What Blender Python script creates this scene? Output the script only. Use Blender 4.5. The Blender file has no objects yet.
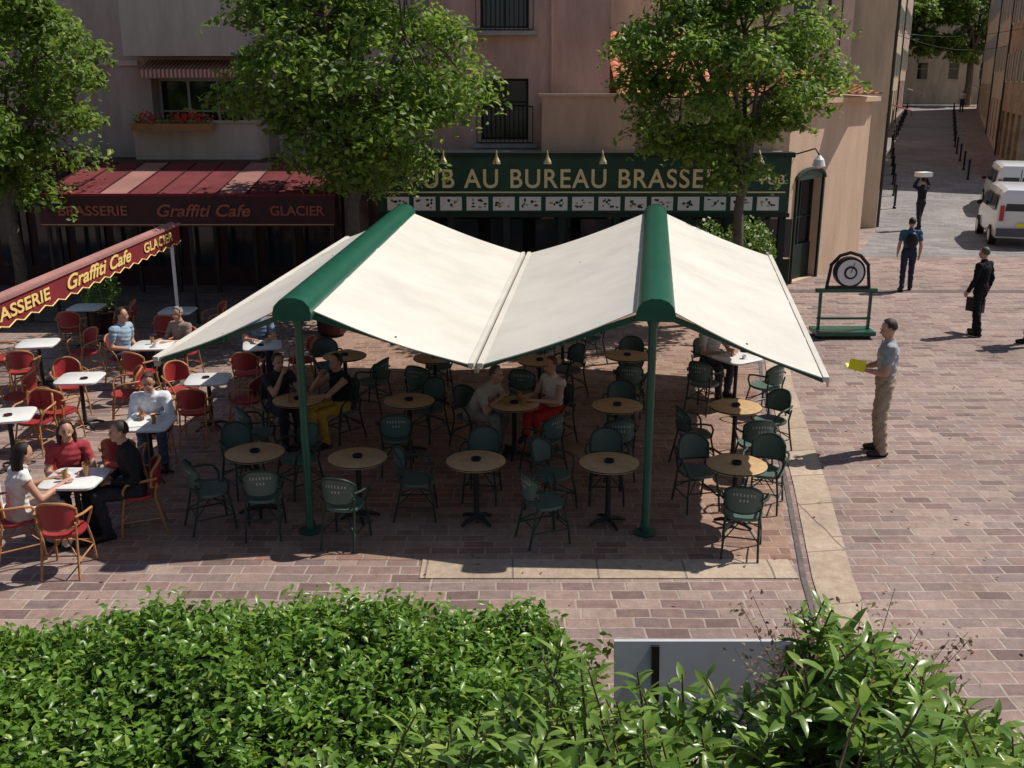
import bpy, bmesh, math, random
import numpy as np
from mathutils import Vector, Matrix
random.seed(7); RNG=np.random.default_rng(7)
S=bpy.context.scene; COL=S.collection
S.view_settings.view_transform='Standard'; S.view_settings.look='None'; S.view_settings.exposure=0
R=math.radians
def V(*a): return Vector(a)

# ------------------------------------------------------------ materials
def nt(name):
    m=bpy.data.materials.new(name); m.use_nodes=True
    t=m.node_tree; return m,t,t.nodes,t.links,t.nodes["Principled BSDF"]
def pmat(name,col,rough=.7,scale=4.,var=.25,bump=0.,metal=0.,spec=.3,fine=None,coat=0):
    m,t,N,L,b=nt(name)
    tc=N.new('ShaderNodeTexCoord'); n=N.new('ShaderNodeTexNoise'); n.inputs['Scale'].default_value=scale; n.inputs['Detail'].default_value=6; n.inputs['Roughness'].default_value=.65
    L.new(tc.outputs['Object'],n.inputs['Vector'])
    r=N.new('ShaderNodeValToRGB'); r.color_ramp.elements[0].position=.3; r.color_ramp.elements[1].position=.72
    d=[max(0,c*(1-var)) for c in col]; l=[min(1,c*(1+var*.6)) for c in col]
    r.color_ramp.elements[0].color=(*d,1); r.color_ramp.elements[1].color=(*l,1)
    L.new(n.outputs['Fac'],r.inputs['Fac']); L.new(r.outputs['Color'],b.inputs['Base Color'])
    b.inputs['Roughness'].default_value=rough; b.inputs['Metallic'].default_value=metal; b.inputs['Specular IOR Level'].default_value=spec
    b.inputs['Coat Weight'].default_value=coat
    if bump:
        n2=N.new('ShaderNodeTexNoise'); n2.inputs['Scale'].default_value=fine or scale*8; n2.inputs['Detail'].default_value=5
        L.new(tc.outputs['Object'],n2.inputs['Vector'])
        bp=N.new('ShaderNodeBump'); bp.inputs['Strength'].default_value=bump; bp.inputs['Distance'].default_value=.01
        L.new(n2.outputs['Fac'],bp.inputs['Height']); L.new(bp.outputs['Normal'],b.inputs['Normal'])
    return m
def wallmat(name,col,streak=.35):
    m,t,N,L,b=nt(name)
    tc=N.new('ShaderNodeTexCoord')
    mp=N.new('ShaderNodeMapping'); mp.inputs['Scale'].default_value=(1.3,1.3,.25); L.new(tc.outputs['Object'],mp.inputs['Vector'])
    n=N.new('ShaderNodeTexNoise'); n.inputs['Scale'].default_value=1.5; n.inputs['Detail'].default_value=8; n.inputs['Roughness'].default_value=.7
    L.new(mp.outputs['Vector'],n.inputs['Vector'])
    r=N.new('ShaderNodeValToRGB'); r.color_ramp.elements[0].position=.32; r.color_ramp.elements[1].position=.62
    r.color_ramp.elements[0].color=(*[c*(1-streak) for c in col],1); r.color_ramp.elements[1].color=(*col,1)
    L.new(n.outputs['Fac'],r.inputs['Fac']); L.new(r.outputs['Color'],b.inputs['Base Color'])
    b.inputs['Roughness'].default_value=.9; b.inputs['Specular IOR Level'].default_value=.1
    n2=N.new('ShaderNodeTexNoise'); n2.inputs['Scale'].default_value=25; n2.inputs['Detail'].default_value=5
    L.new(tc.outputs['Object'],n2.inputs['Vector'])
    bp=N.new('ShaderNodeBump'); bp.inputs['Strength'].default_value=.35; bp.inputs['Distance'].default_value=.02
    L.new(n2.outputs['Fac'],bp.inputs['Height']); L.new(bp.outputs['Normal'],b.inputs['Normal'])
    return m
def brickmat(name,cols,mortar,bw,bh,ms=.02,rot=0.,bump=.6,wall=False,big=.35,stain=False):
    m,t,N,L,b=nt(name)
    tc=N.new('ShaderNodeTexCoord'); mp=N.new('ShaderNodeMapping'); 
    if wall:
        sx=N.new('ShaderNodeSeparateXYZ'); L.new(tc.outputs['Object'],sx.inputs[0]); ad=N.new('ShaderNodeMath'); ad.operation='ADD'; L.new(sx.outputs['X'],ad.inputs[0]); L.new(sx.outputs['Y'],ad.inputs[1])
        cb=N.new('ShaderNodeCombineXYZ'); L.new(ad.outputs[0],cb.inputs['X']); L.new(sx.outputs['Z'],cb.inputs['Y']); L.new(cb.outputs[0],mp.inputs['Vector'])
    else:
        mp.inputs['Rotation'].default_value=(0,0,rot); L.new(tc.outputs['Object'],mp.inputs['Vector'])
    nw=N.new('ShaderNodeTexNoise'); nw.inputs['Scale'].default_value=1.2; L.new(mp.outputs['Vector'],nw.inputs['Vector'])
    mx=N.new('ShaderNodeMixRGB'); mx.blend_type='LINEAR_LIGHT'; mx.inputs['Fac'].default_value=.045
    L.new(mp.outputs['Vector'],mx.inputs['Color1']); L.new(nw.outputs['Color'],mx.inputs['Color2'])
    br=N.new('ShaderNodeTexBrick'); br.inputs['Scale'].default_value=1; br.inputs['Brick Width'].default_value=bw; br.inputs['Row Height'].default_value=bh
    br.inputs['Mortar Size'].default_value=ms; br.inputs['Mortar Smooth'].default_value=.35; br.offset=.5; br.squash=1.25; br.squash_frequency=3
    br.inputs['Color1'].default_value=(0,0,0,1); br.inputs['Color2'].default_value=(1,1,1,1); br.inputs['Mortar'].default_value=(.5,.5,.5,1)
    L.new(mx.outputs['Color'],br.inputs['Vector'])
    r=N.new('ShaderNodeValToRGB'); r.color_ramp.interpolation='LINEAR'
    e=r.color_ramp.elements
    while len(e)<len(cols): e.new(.5)
    for i,c in enumerate(cols): e[i].position=i/(len(cols)-1); e[i].color=(*c,1)
    L.new(br.outputs['Color'],r.inputs['Fac'])
    n=N.new('ShaderNodeTexNoise'); n.inputs['Scale'].default_value=.45; n.inputs['Detail'].default_value=9; n.inputs['Roughness'].default_value=.7
    L.new(tc.outputs['Object'],n.inputs['Vector'])
    mr=N.new('ShaderNodeMapRange'); mr.inputs['From Min'].default_value=.3; mr.inputs['From Max'].default_value=.7; mr.inputs['To Min'].default_value=1-big; mr.inputs['To Max'].default_value=1+big*.5
    L.new(n.outputs['Fac'],mr.inputs['Value'])
    m1=N.new('ShaderNodeMixRGB'); m1.inputs['Color2'].default_value=(*mortar,1)
    L.new(br.outputs['Fac'],m1.inputs['Fac']); L.new(r.outputs['Color'],m1.inputs['Color1'])
    m2=N.new('ShaderNodeMixRGB'); m2.blend_type='MULTIPLY'; m2.inputs['Fac'].default_value=1
    L.new(m1.outputs['Color'],m2.inputs['Color1']); L.new(mr.outputs['Result'],m2.inputs['Color2'])
    out=m2.outputs['Color']
    # small scale grime
    ng=N.new('ShaderNodeTexNoise'); ng.inputs['Scale'].default_value=9; ng.inputs['Detail'].default_value=6; ng.inputs['Roughness'].default_value=.75; L.new(tc.outputs['Object'],ng.inputs['Vector'])
    mg=N.new('ShaderNodeMapRange'); mg.inputs['From Min'].default_value=.3; mg.inputs['From Max'].default_value=.65; mg.inputs['To Min'].default_value=.72; mg.inputs['To Max'].default_value=1.08; L.new(ng.outputs['Fac'],mg.inputs['Value'])
    m3=N.new('ShaderNodeMixRGB'); m3.blend_type='MULTIPLY'; m3.inputs['Fac'].default_value=1; L.new(out,m3.inputs['Color1']); L.new(mg.outputs['Result'],m3.inputs['Color2']); out=m3.outputs['Color']
    if stain:
        vo=N.new('ShaderNodeTexVoronoi'); vo.inputs['Scale'].default_value=1.6; vo.inputs['Randomness'].default_value=1; L.new(tc.outputs['Object'],vo.inputs['Vector'])
        ms2=N.new('ShaderNodeMapRange'); ms2.inputs['From Min'].default_value=.02; ms2.inputs['From Max'].default_value=.10; ms2.inputs['To Min'].default_value=.62; ms2.inputs['To Max'].default_value=1.; L.new(vo.outputs['Distance'],ms2.inputs['Value'])
        m4=N.new('ShaderNodeMixRGB'); m4.blend_type='MULTIPLY'; m4.inputs['Fac'].default_value=.8; L.new(out,m4.inputs['Color1']); L.new(ms2.outputs['Result'],m4.inputs['Color2']); out=m4.outputs['Color']
    L.new(out,b.inputs['Base Color'])
    b.inputs['Roughness'].default_value=.75; b.inputs['Specular IOR Level'].default_value=.3
    n3=N.new('ShaderNodeTexNoise'); n3.inputs['Scale'].default_value=30; n3.inputs['Detail'].default_value=4; L.new(tc.outputs['Object'],n3.inputs['Vector'])
    ma=N.new('ShaderNodeMath'); ma.operation='MULTIPLY_ADD'; ma.inputs[1].default_value=-1.; L.new(br.outputs['Fac'],ma.inputs[0]); 
    ms_=N.new('ShaderNodeMath'); ms_.operation='MULTIPLY'; ms_.inputs[1].default_value=.6; L.new(n3.outputs['Fac'],ms_.inputs[0]); L.new(ms_.outputs[0],ma.inputs[2])
    bp=N.new('ShaderNodeBump'); bp.inputs['Strength'].default_value=bump; bp.inputs['Distance'].default_value=.012
    L.new(ma.outputs[0],bp.inputs['Height']); L.new(bp.outputs['Normal'],b.inputs['Normal'])
    return m
def leafmat(name,c0,c1,trans=.3,rough=.45,c2=None):
    m,t,N,L,b=nt(name)
    g=N.new('ShaderNodeNewGeometry'); r=N.new('ShaderNodeValToRGB'); r.color_ramp.elements[0].color=(*c0,1); r.color_ramp.elements[1].color=(*c1,1)
    if c2: 
        e=r.color_ramp.elements.new(.93); e.color=(*c1,1); r.color_ramp.elements[-1].color=(*c2,1)
    L.new(g.outputs['Random Per Island'],r.inputs['Fac'])
    L.new(r.outputs['Color'],b.inputs['Base Color']); b.inputs['Roughness'].default_value=rough; b.inputs['Specular IOR Level'].default_value=.4
    tr=N.new('ShaderNodeBsdfTranslucent'); hs=N.new('ShaderNodeHueSaturation'); hs.inputs['Value'].default_value=2.1; hs.inputs['Hue'].default_value=.485
    L.new(r.outputs['Color'],hs.inputs['Color']); L.new(hs.outputs['Color'],tr.inputs['Color'])
    ms=N.new('ShaderNodeMixShader'); ms.inputs['Fac'].default_value=trans
    L.new(b.outputs[0],ms.inputs[1]); L.new(tr.outputs[0],ms.inputs[2]); L.new(ms.outputs[0],N['Material Output'].inputs['Surface'])
    return m
def fabricmat(name,col,trans=.12,stripe=None,dirt=.14):
    m,t,N,L,b=nt(name)
    tc=N.new('ShaderNodeTexCoord'); n=N.new('ShaderNodeTexNoise'); n.inputs['Scale'].default_value=1.1; n.inputs['Detail'].default_value=9; n.inputs['Roughness'].default_value=.65
    L.new(tc.outputs['Object'],n.inputs['Vector'])
    r=N.new('ShaderNodeValToRGB'); r.color_ramp.elements[0].position=.3; r.color_ramp.elements[1].position=.62
    r.color_ramp.elements[0].color=(*[c*(1-dirt) for c in col],1); r.color_ramp.elements[1].color=(*col,1)
    L.new(n.outputs['Fac'],r.inputs['Fac']); out=r.outputs['Color']
    if stripe:
        w=N.new('ShaderNodeTexWave'); w.inputs['Scale'].default_value=stripe[1]; w.bands_direction='X'; L.new(tc.outputs['Object'],w.inputs['Vector'])
        cr=N.new('ShaderNodeValToRGB'); cr.color_ramp.interpolation='CONSTANT'; cr.color_ramp.elements[1].position=.5; L.new(w.outputs['Fac'],cr.inputs['Fac'])
        mx=N.new('ShaderNodeMixRGB'); mx.inputs['Color2'].default_value=(*stripe[0],1); L.new(cr.outputs['Color'],mx.inputs['Fac']); L.new(out,mx.inputs['Color1']); out=mx.outputs['Color']
    L.new(out,b.inputs['Base Color']); b.inputs['Roughness'].default_value=.85; b.inputs['Specular IOR Level'].default_value=.15
    tr=N.new('ShaderNodeBsdfTranslucent'); L.new(out,tr.inputs['Color'])
    ms=N.new('ShaderNodeMixShader'); ms.inputs['Fac'].default_value=trans
    L.new(b.outputs[0],ms.inputs[1]); L.new(tr.outputs[0],ms.inputs[2]); L.new(ms.outputs[0],N['Material Output'].inputs['Surface'])
    return m
def wickermat(name,ca,cb):
    m,t,N,L,b=nt(name)
    tc=N.new('ShaderNodeTexCoord'); ck=N.new('ShaderNodeTexChecker'); ck.inputs['Scale'].default_value=75
    ck.inputs['Color1'].default_value=(*ca,1); ck.inputs['Color2'].default_value=(*cb,1)
    L.new(tc.outputs['Object'],ck.inputs['Vector']); L.new(ck.outputs['Color'],b.inputs['Base Color'])
    b.inputs['Roughness'].default_value=.45
    bp=N.new('ShaderNodeBump'); bp.inputs['Strength'].default_value=.5; bp.inputs['Distance'].default_value=.005; L.new(ck.outputs['Fac'],bp.inputs['Height']); L.new(bp.outputs['Normal'],b.inputs['Normal'])
    return m
M={}
M['pave']=brickmat('paving',[(.19,.125,.115),(.28,.185,.165),(.35,.24,.20),(.28,.205,.19),(.39,.285,.235),(.22,.155,.15)],(.43,.345,.29),.33,.185,.013,stain=True)
M['pave2']=brickmat('terrace_paving',[(.25,.14,.105),(.34,.20,.145),(.40,.26,.19),(.29,.18,.14)],(.42,.32,.25),.29,.155,.011,stain=True)
M['street']=brickmat('street_paving',[(.20,.19,.195),(.26,.24,.24),(.30,.275,.27)],(.30,.28,.27),.5,.3,.02,rot=.36)
M['curb']=brickmat('curb_stone',[(.44,.34,.25),(.52,.41,.31),(.48,.36,.27)],(.25,.19,.16),.9,5.,.012,big=.3)
M['curbv']=brickmat('curb_stone_v',[(.44,.34,.25),(.52,.41,.31),(.48,.36,.27)],(.25,.19,.16),.9,5.,.012,rot=R(82),big=.3)
M['gutter']=pmat('gutter_stone',(.14,.115,.11),.8,6,.4,.3)
M['beige']=wallmat('render_beige',(.56,.415,.36))
M['cream2']=wallmat('render_balcony',(.66,.52,.44),.25)
M['pink']=wallmat('render_pink',(.64,.385,.31))
M['salmon']=wallmat('render_salmon',(.70,.44,.32),.25)
M['tan']=wallmat('render_tan',(.64,.46,.33),.22)
M['cream']=wallmat('render_cream',(.60,.49,.36),.3)
M['ochre']=wallmat('render_ochre',(.62,.47,.30),.3)
M['greywall']=wallmat('render_grey',(.60,.50,.40),.35)
M['stone']=brickmat('stone_wall',[(.30,.22,.15),(.42,.32,.22),(.48,.37,.26),(.36,.27,.19)],(.38,.30,.22),.55,.28,.02,wall=True)
M['tile']=pmat('roof_tile',(.50,.22,.12),.85,3,.5,.5,fine=30)
M['glass']=pmat('window_glass',(.02,.025,.03),.08,2,.3,0,spec=.6)
M['frame_w']=pmat('frame_white',(.55,.52,.47),.5,5,.12)
M['frame_d']=pmat('frame_dark',(.03,.025,.02),.5,5,.2)
M['shutter']=pmat('shutter_paint',(.42,.42,.38),.6,5,.2)
M['green']=pmat('green_paint',(.010,.095,.058),.33,6,.25,0,spec=.5)
M['green_s']=pmat('sign_green',(.014,.060,.038),.4,3,.3,0)
M['green_d']=pmat('dark_green_wood',(.008,.022,.016),.5,5,.3,.2)
M['gold']=pmat('gold_paint',(.80,.66,.36),.45,20,.15)
M['dgold']=pmat('worn_gold',(.50,.30,.14),.6,20,.25)
M['brass']=pmat('brass',(.8,.62,.32),.3,20,.15,0,metal=.9)
M['maroon']=pmat('maroon_sign',(.050,.010,.012),.5,6,.3)
M['redcloth']=fabricmat('red_canvas',(.24,.032,.04),.12,dirt=.3)
M['redtop']=fabricmat('faded_red_canvas',(.20,.05,.055),.05,dirt=.4)
M['redlite']=fabricmat('pale_red_canvas',(.40,.20,.18),.1,dirt=.3)
M['stripecloth']=fabricmat('striped_canvas',(.55,.13,.10),.1,((.65,.55,.45),3.2))
M['yellow']=pmat('yellow_paint',(.80,.58,.20),.5,20,.1)
M['canvas']=fabricmat('cream_canvas',(.71,.675,.60),.10,dirt=.16)
M['white']=pmat('white_paint',(.70,.70,.68),.4,6,.1)
M['whitecar']=pmat('car_paint_white',(.72,.74,.76),.22,2,.05,0,spec=.5,coat=.5)
M['black']=pmat('black_paint',(.012,.012,.013),.4,8,.3)
M['rubber']=pmat('rubber',(.02,.02,.02),.8,8,.3)
M['redlamp']=pmat('tail_lamp',(.45,.02,.02),.2,8,.1,spec=.6)
M['iron']=pmat('cast_iron',(.02,.022,.022),.45,15,.3,.2)
M['tabletop']=pmat('table_tan',(.56,.37,.19),.35,14,.22,0,spec=.4)
M['rattan']=pmat('rattan_cane',(.46,.22,.09),.45,25,.3)
M['rattan_g']=pmat('cane_green',(.030,.050,.040),.45,25,.3)
M['wick_g']=wickermat('wicker_green',(.045,.090,.072),(.105,.165,.135))
M['wick_r']=wickermat('wicker_red',(.40,.035,.035),(.26,.02,.025))
M['board']=pmat('grey_board',(.50,.52,.54),.6,3,.12)
M['bumper']=pmat('grey_plastic',(.10,.10,.11),.6,3,.12)
M['bark']=pmat('bark',(.12,.10,.08),.9,9,.5,.8,fine=40)
M['twig']=pmat('twig',(.16,.10,.07),.8,9,.4)
M['soil']=pmat('soil',(.06,.045,.035),.95,6,.4,.6)
M['tleaf']=leafmat('tree_leaf',(.060,.120,.018),(.155,.25,.038),.38,.5,(.28,.33,.07))
M['hleaf']=leafmat('hedge_leaf',(.045,.110,.014),(.14,.245,.03),.25,.36,(.26,.34,.05))
M['fleaf']=leafmat('shrub_leaf',(.065,.155,.018),(.18,.31,.045),.3,.33,(.29,.38,.07))
M['bleaf']=leafmat('laurel_leaf',(.075,.155,.025),(.20,.31,.06),.3,.30,(.33,.40,.10))
M['rleaf']=leafmat('russet_leaf',(.18,.09,.07),(.22,.20,.09),.25,.5)
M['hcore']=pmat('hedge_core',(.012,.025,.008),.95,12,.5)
M['concrete']=pmat('concrete',(.36,.32,.28),.9,3,.25,.4)
M['flower']=leafmat('red_flower',(.45,.02,.02),(.6,.05,.04),.2)
M['wflower']=leafmat('white_flower',(.6,.6,.5),(.75,.72,.65),.2)
M['paper']=pmat('paper',(.75,.73,.68),.7,20,.08)
M['ypaper']=pmat('yellow_paper',(.82,.74,.03),.6,20,.05)
M['glassy']=pmat('drink',(.35,.18,.05),.1,20,.2,spec=.6)

# ------------------------------------------------------------ mesh builder
class MB:
    def __init__(s): s.v=[]; s.f=[]; s.m=[]; s.mats=[]
    def mi(s,m):
        m=M[m] if isinstance(m,str) else m
        if m not in s.mats: s.mats.append(m)
        return s.mats.index(m)
    def add(s,vs,fs,mat):
        o=len(s.v); k=s.mi(mat)
        s.v+= [tuple(p) for p in vs]
        for f in fs: s.f.append(tuple(i+o for i in f)); s.m.append(k)
    def quad(s,a,b,c,d,mat): s.add([a,b,c,d],[(0,1,2,3)],mat)
    def obox(s,o,ax,ay,az,mat):
        o,ax,ay,az=map(Vector,(o,ax,ay,az))
        p=[o+ax*i+ay*j+az*k for k in(0,1) for j in (0,1) for i in (0,1)]
        s.add(p,[(0,2,3,1),(4,5,7,6),(0,1,5,4),(2,6,7,3),(0,4,6,2),(1,3,7,5)],mat)
    def box(s,x0,x1,y0,y1,z0,z1,mat): s.obox((x0,y0,z0),(x1-x0,0,0),(0,y1-y0,0),(0,0,z1-z0),mat)
    def bar(s,a,b,w,h,mat,up=(0,0,1)):
        a,b=Vector(a),Vector(b); d=(b-a); u=Vector(up); x=d.cross(u).normalized(); z=x.cross(d).normalized()
        s.obox(a-x*w/2-z*h/2,x*w,d,z*h,mat)
    def tube(s,pts,rad,mat,n=8,cap=True,flat=1.):
        pts=[Vector(p) for p in pts]; 
        if not hasattr(rad,'__len__'): rad=[rad]*len(pts)
        vs=[];fs=[]; prev=None
        for i,p in enumerate(pts):
            d=(pts[min(i+1,len(pts)-1)]-pts[max(i-1,0)]).normalized()
            if prev is None:
                a=Vector((0,0,1)) if abs(d.z)<.9 else Vector((1,0,0))
                x=d.cross(a).normalized()
            else: x=(prev-d*prev.dot(d)).normalized()
            prev=x; y=d.cross(x)
            for k in range(n):
                t=2*math.pi*k/n; vs.append(p+x*math.cos(t)*rad[i]+y*math.sin(t)*rad[i]*flat)
        for i in range(len(pts)-1):
            for k in range(n):
                k2=(k+1)%n; fs.append((i*n+k,i*n+k2,(i+1)*n+k2,(i+1)*n+k))
        if cap: fs.append(tuple(range(n-1,-1,-1))); fs.append(tuple((len(pts)-1)*n+k for k in range(n)))
        s.add(vs,fs,mat)
    def lathe(s,c,prof,mat,n=20):
        c=Vector(c); vs=[];fs=[]
        for r,z in prof:
            for k in range(n):
                t=2*math.pi*k/n; vs.append((c.x+r*math.cos(t),c.y+r*math.sin(t),c.z+z))
        for i in range(len(prof)-1):
            for k in range(n):
                k2=(k+1)%n; fs.append((i*n+k,i*n+k2,(i+1)*n+k2,(i+1)*n+k))
        fs.append(tuple(range(n-1,-1,-1))); fs.append(tuple((len(prof)-1)*n+k for k in range(n)))
        s.add(vs,fs,mat)
    def ell(s,c,rx,ry,rz,mat,n=12,m=8,rot=None):
        vs=[];fs=[]; c=Vector(c)
        for i in range(1,m):
            a=math.pi*i/m
            for k in range(n):
                t=2*math.pi*k/n; p=Vector((rx*math.sin(a)*math.cos(t),ry*math.sin(a)*math.sin(t),rz*math.cos(a)))
                if rot: p=rot@p
                vs.append(c+p)
        tp=Vector((0,0,rz)); bt=Vector((0,0,-rz))
        if rot: tp=rot@tp; bt=rot@bt
        vs+= [c+tp,c+bt]; T=len(vs)-2;B=T+1
        for i in range(m-2):
            for k in range(n):
                k2=(k+1)%n; fs.append((i*n+k,(i+1)*n+k,(i+1)*n+k2,i*n+k2))
        for k in range(n):
            k2=(k+1)%n; fs.append((T,k,k2)); fs.append((B,(m-2)*n+k2,(m-2)*n+k))
        s.add(vs,fs,mat)
    def mesh(s,name,smooth=None):
        me=bpy.data.meshes.new(name); me.from_pydata(s.v,[],s.f)
        for m in s.mats: me.materials.append(m)
        me.polygons.foreach_set('material_index',s.m)
        if smooth is not None:
            me.polygons.foreach_set('use_smooth',[True]*len(s.f))
            try: me.set_sharp_from_angle(angle=R(smooth))
            except Exception: pass
        me.update(); return me
    def obj(s,name,smooth=None,parent=None,loc=(0,0,0),rz=0):
        return place(name,s.mesh(name,smooth),loc,rz,parent)
def place(name,me,loc=(0,0,0),rz=0,parent=None,scale=1):
    o=bpy.data.objects.new(name,me); o.location=loc; o.rotation_euler=(0,0,rz); o.scale=(scale,)*3
    COL.objects.link(o)
    if parent: o.parent=parent
    return o
def root(name,loc=(0,0,0)):
    e=bpy.data.objects.new(name,None); e.empty_display_size=.2; e.location=loc; COL.objects.link(e); return e
def text(body,size,mat,loc,rot,parent,name='lettering',width=None,ext=.01,shear=0,align='LEFT',space=1.,bold=.018):
    cu=bpy.data.curves.new(name,'FONT'); cu.body=body; cu.size=size; cu.extrude=ext; cu.shear=shear; cu.offset=size*bold; cu.align_x=align; cu.space_character=space
    o=bpy.data.objects.new('tmp',cu); COL.objects.link(o)
    bpy.context.view_layer.update()
    me=bpy.data.meshes.new_from_object(o.evaluated_get(bpy.context.evaluated_depsgraph_get()))
    bpy.data.objects.remove(o); me.materials.clear(); me.materials.append(M[mat]); me.name=name
    xs=[v.co.x for v in me.vertices]; w=max(xs)-min(xs); x0=min(xs)
    if width:
        for v in me.vertices: v.co.x=(v.co.x-x0)*width/w
    t=bpy.data.objects.new(name,me); COL.objects.link(t); t.location=loc; t.rotation_euler=rot; t.parent=parent
    return t

# ------------------------------------------------------------ ground
def gz(y):
    if y<34: return 0.
    if y<40: return .047*(y-34)**2/12.
    if y<95: return .047*(y-37)
    return .047*58
def sheet(name,polyx,ys,off,mat,xs=None):
    mb=MB()
    for a,b in zip(ys[:-1],ys[1:]):
        xa0,xa1=polyx(a); xb0,xb1=polyx(b)
        mb.quad((xa0,a,gz(a)+off),(xa1,a,gz(a)+off),(xb1,b,gz(b)+off),(xb0,b,gz(b)+off),mat)
    return mb.obj(name)
ys=[-60,-5,10,20,30,34,35,36,37,38,39,40,50,60,70,80,90,95,120,400]
sheet('ground',lambda y:(-300,400),ys,0,'pave')
def lerp(p,y):
    for (x0,y0),(x1,y1) in zip(p[:-1],p[1:]):
        if y<=y1: return x0+(x1-x0)*(y-y0)/(y1-y0)
    return p[-1][0]
st_l=[(10.0,29.5),(12.4,35),(21.0,60),(33.,90),(46,122)]; st_r=[(19.5,29.5),(20.5,45),(25.9,60),(38,90),(51,122)]
sheet('street',lambda y:(lerp(st_l,y),lerp(st_r,y)),[29.5,34,35,36,37,38,39,40,45,50,60,70,80,90,95,120],.004,'street')
KR=[(2.78,7.2),(2.93,8.4),(3.08,9.5),(3.55,12),(4.30,16.5),(5.9,24.2)]
mb=MB()
mb.add([(-4.6,9.934,.004),(2.98,9.934,.004),(3.35,12,.004),(4.08,16.5,.004),(5.5,23.8,.004),(-3.4,23.8,.004)],[(0,1,2,3,4,5)],'pave2')
mb.obj('terrace_paving')
mb=MB()
for (a,b),(c,d) in zip(KR[:-1],KR[1:]):
    mb.quad((a,b,.012),(a+.42,b,.012),(c+.42,d,.012),(c,d,.012),'curbv')
    mb.quad((a-.12,b,.010),(a-.06,b,.010),(c-.06,d,.010),(c-.12,d,.010),'gutter')
mb.obj('kerb_strip')
mb=MB(); mb.box(-.95,2.94,9.50,9.93,-.02,.012,'curb'); mb.obj('kerb_strip')
sheet('drain_channel',lambda y:(6.35,60),[24.3,24.6],.006,'gutter')
# fallen leaves and scraps
n_=420; lx=RNG.uniform(-7,9,n_); ly=RNG.uniform(7.,22,n_)

# ------------------------------------------------------------ buildings
def facade(mb,p0,p1,z0,z1,ops,wall,glass='glass',frame='frame_w',depth=.22,sill=True):
    p0=Vector((*p0,0));p1=Vector((*p1,0)); W=(p1-p0).length; d=(p1-p0)/W; n=Vector((d.y,-d.x,0))
    def P(u,v,k=0): return p0+d*u+Vector((0,0,v))-n*k
    us=sorted(set([0,W]+[x for o in ops for x in o[:2]])); vs=sorted(set([z0,z1]+[x for o in ops for x in o[2:4]]))
    for a,b in zip(us[:-1],us[1:]):
        for c,e in zip(vs[:-1],vs[1:]):
            mu,mv=(a+b)/2,(c+e)/2
            if any(o[0]<mu<o[1] and o[2]<mv<o[3] for o in ops): continue
            mb.quad(P(a,c),P(b,c),P(b,e),P(a,e),wall)
    for o in ops:
        a,b,c,e=o[:4]; k=depth; kind=o[4] if len(o)>4 else 'w'
        mb.quad(P(a,c),P(a,c,k),P(a,e,k),P(a,e),wall); mb.quad(P(b,c,k),P(b,c),P(b,e),P(b,e,k),wall)
        mb.quad(P(a,e),P(a,e,k),P(b,e,k),P(b,e),wall); mb.quad(P(a,c,k),P(a,c),P(b,c),P(b,c,k),wall)
        mb.quad(P(a,c,k),P(b,c,k),P(b,e,k),P(a,e,k),glass)
        t=.06
        def fr(u0,u1,v0,v1): mb.obox(P(u0,v0,k-.005),d*(u1-u0),-n*-.04,Vector((0,0,v1-v0)),frame)
        fr(a,a+t,c,e); fr(b-t,b,c,e); fr(a+t,b-t,c,c+t); fr(a+t,b-t,e-t,e)
        nm=max(1,round((b-a)/.75))
        for i in range(1,nm): 
            u=a+(b-a)*i/nm; fr(u-.03,u+.03,c+t,e-t)
        if e-c>1.1: 
            for i in range(nm):
                u0=a+(b-a)*i/nm+(.03 if i else t); u1=a+(b-a)*(i+1)/nm-(.03 if i<nm-1 else t)
                fr(u0,u1,c+(e-c)*.62-.02,c+(e-c)*.62+.02)
        if sill and kind!='d': mb.obox(P(a-.08,c-.07,-.07),d*(b-a+.16),-n*.062,Vector((0,0,.065)),wall if kind!='s' else 'frame_w')
        if kind=='s':
            w=(b-a)/2
            for u0 in (a-w-.02,b+.02):
                mb.obox(P(u0,c,-.05),d*w,-n*.045,Vector((0,0,e-c)),'shutter')
                for q in range(int((e-c)/.12)):
                    mb.obox(P(u0+.05,c+.06+q*.12,-.062),d*(w-.1),-n*.01,Vector((0,0,.05)),'shutter')
def building(name,fp,z0,z1,wall,ops={},roof='concrete',**k):
    mb=MB(); n=len(fp)
    for i in range(n): facade(mb,fp[i],fp[(i+1)%n],z0,z1,ops.get(i,[]),wall,**k)
    mb.add([(x,y,z1) for x,y in fp],[tuple(range(n))],roof)
    return mb
def tiles(mb,x0,x1,y0,y1,z0,z1,mat='tile',skew=0,pitch=.2):
    nx=int((x1-x0)/pitch*6); L=math.hypot(y1-y0,z1-z0); ny=int(L/.38)
    vs=[];fs=[]
    for j in range(ny):
        for e in (0,1):
            t=(j+e)/ny
            for i in range(nx+1):
                u=i/nx; ph=(u*(x1-x0)/pitch)%1; h=.05*abs(math.sin(math.pi*ph))+ (.03 if e==0 else 0.)
                vs.append((x0+u*(x1-x0)+skew*t,y0+(y1-y0)*t,z0+(z1-z0)*t+h))
    for j in range(ny*2-1):
        for i in range(nx):
            a=j*(nx+1)+i; fs.append((a,a+1,a+nx+2,a+nx+1))
    mb.add(vs,fs,mat)
def railing(mb,x0,x1,y,z0,z1,mat='black',step=.11):
    mb.bar((x0,y,z0),(x1,y,z0),.03,.03,mat); mb.bar((x0,y,z1),(x1,y,z1),.04,.03,mat)
    k=int((x1-x0)/step)
    for i in range(k+1):
        x=x0+(x1-x0)*i/k; mb.tube([(x,y,z0),(x,y,z1)],.009,mat,4)

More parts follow.
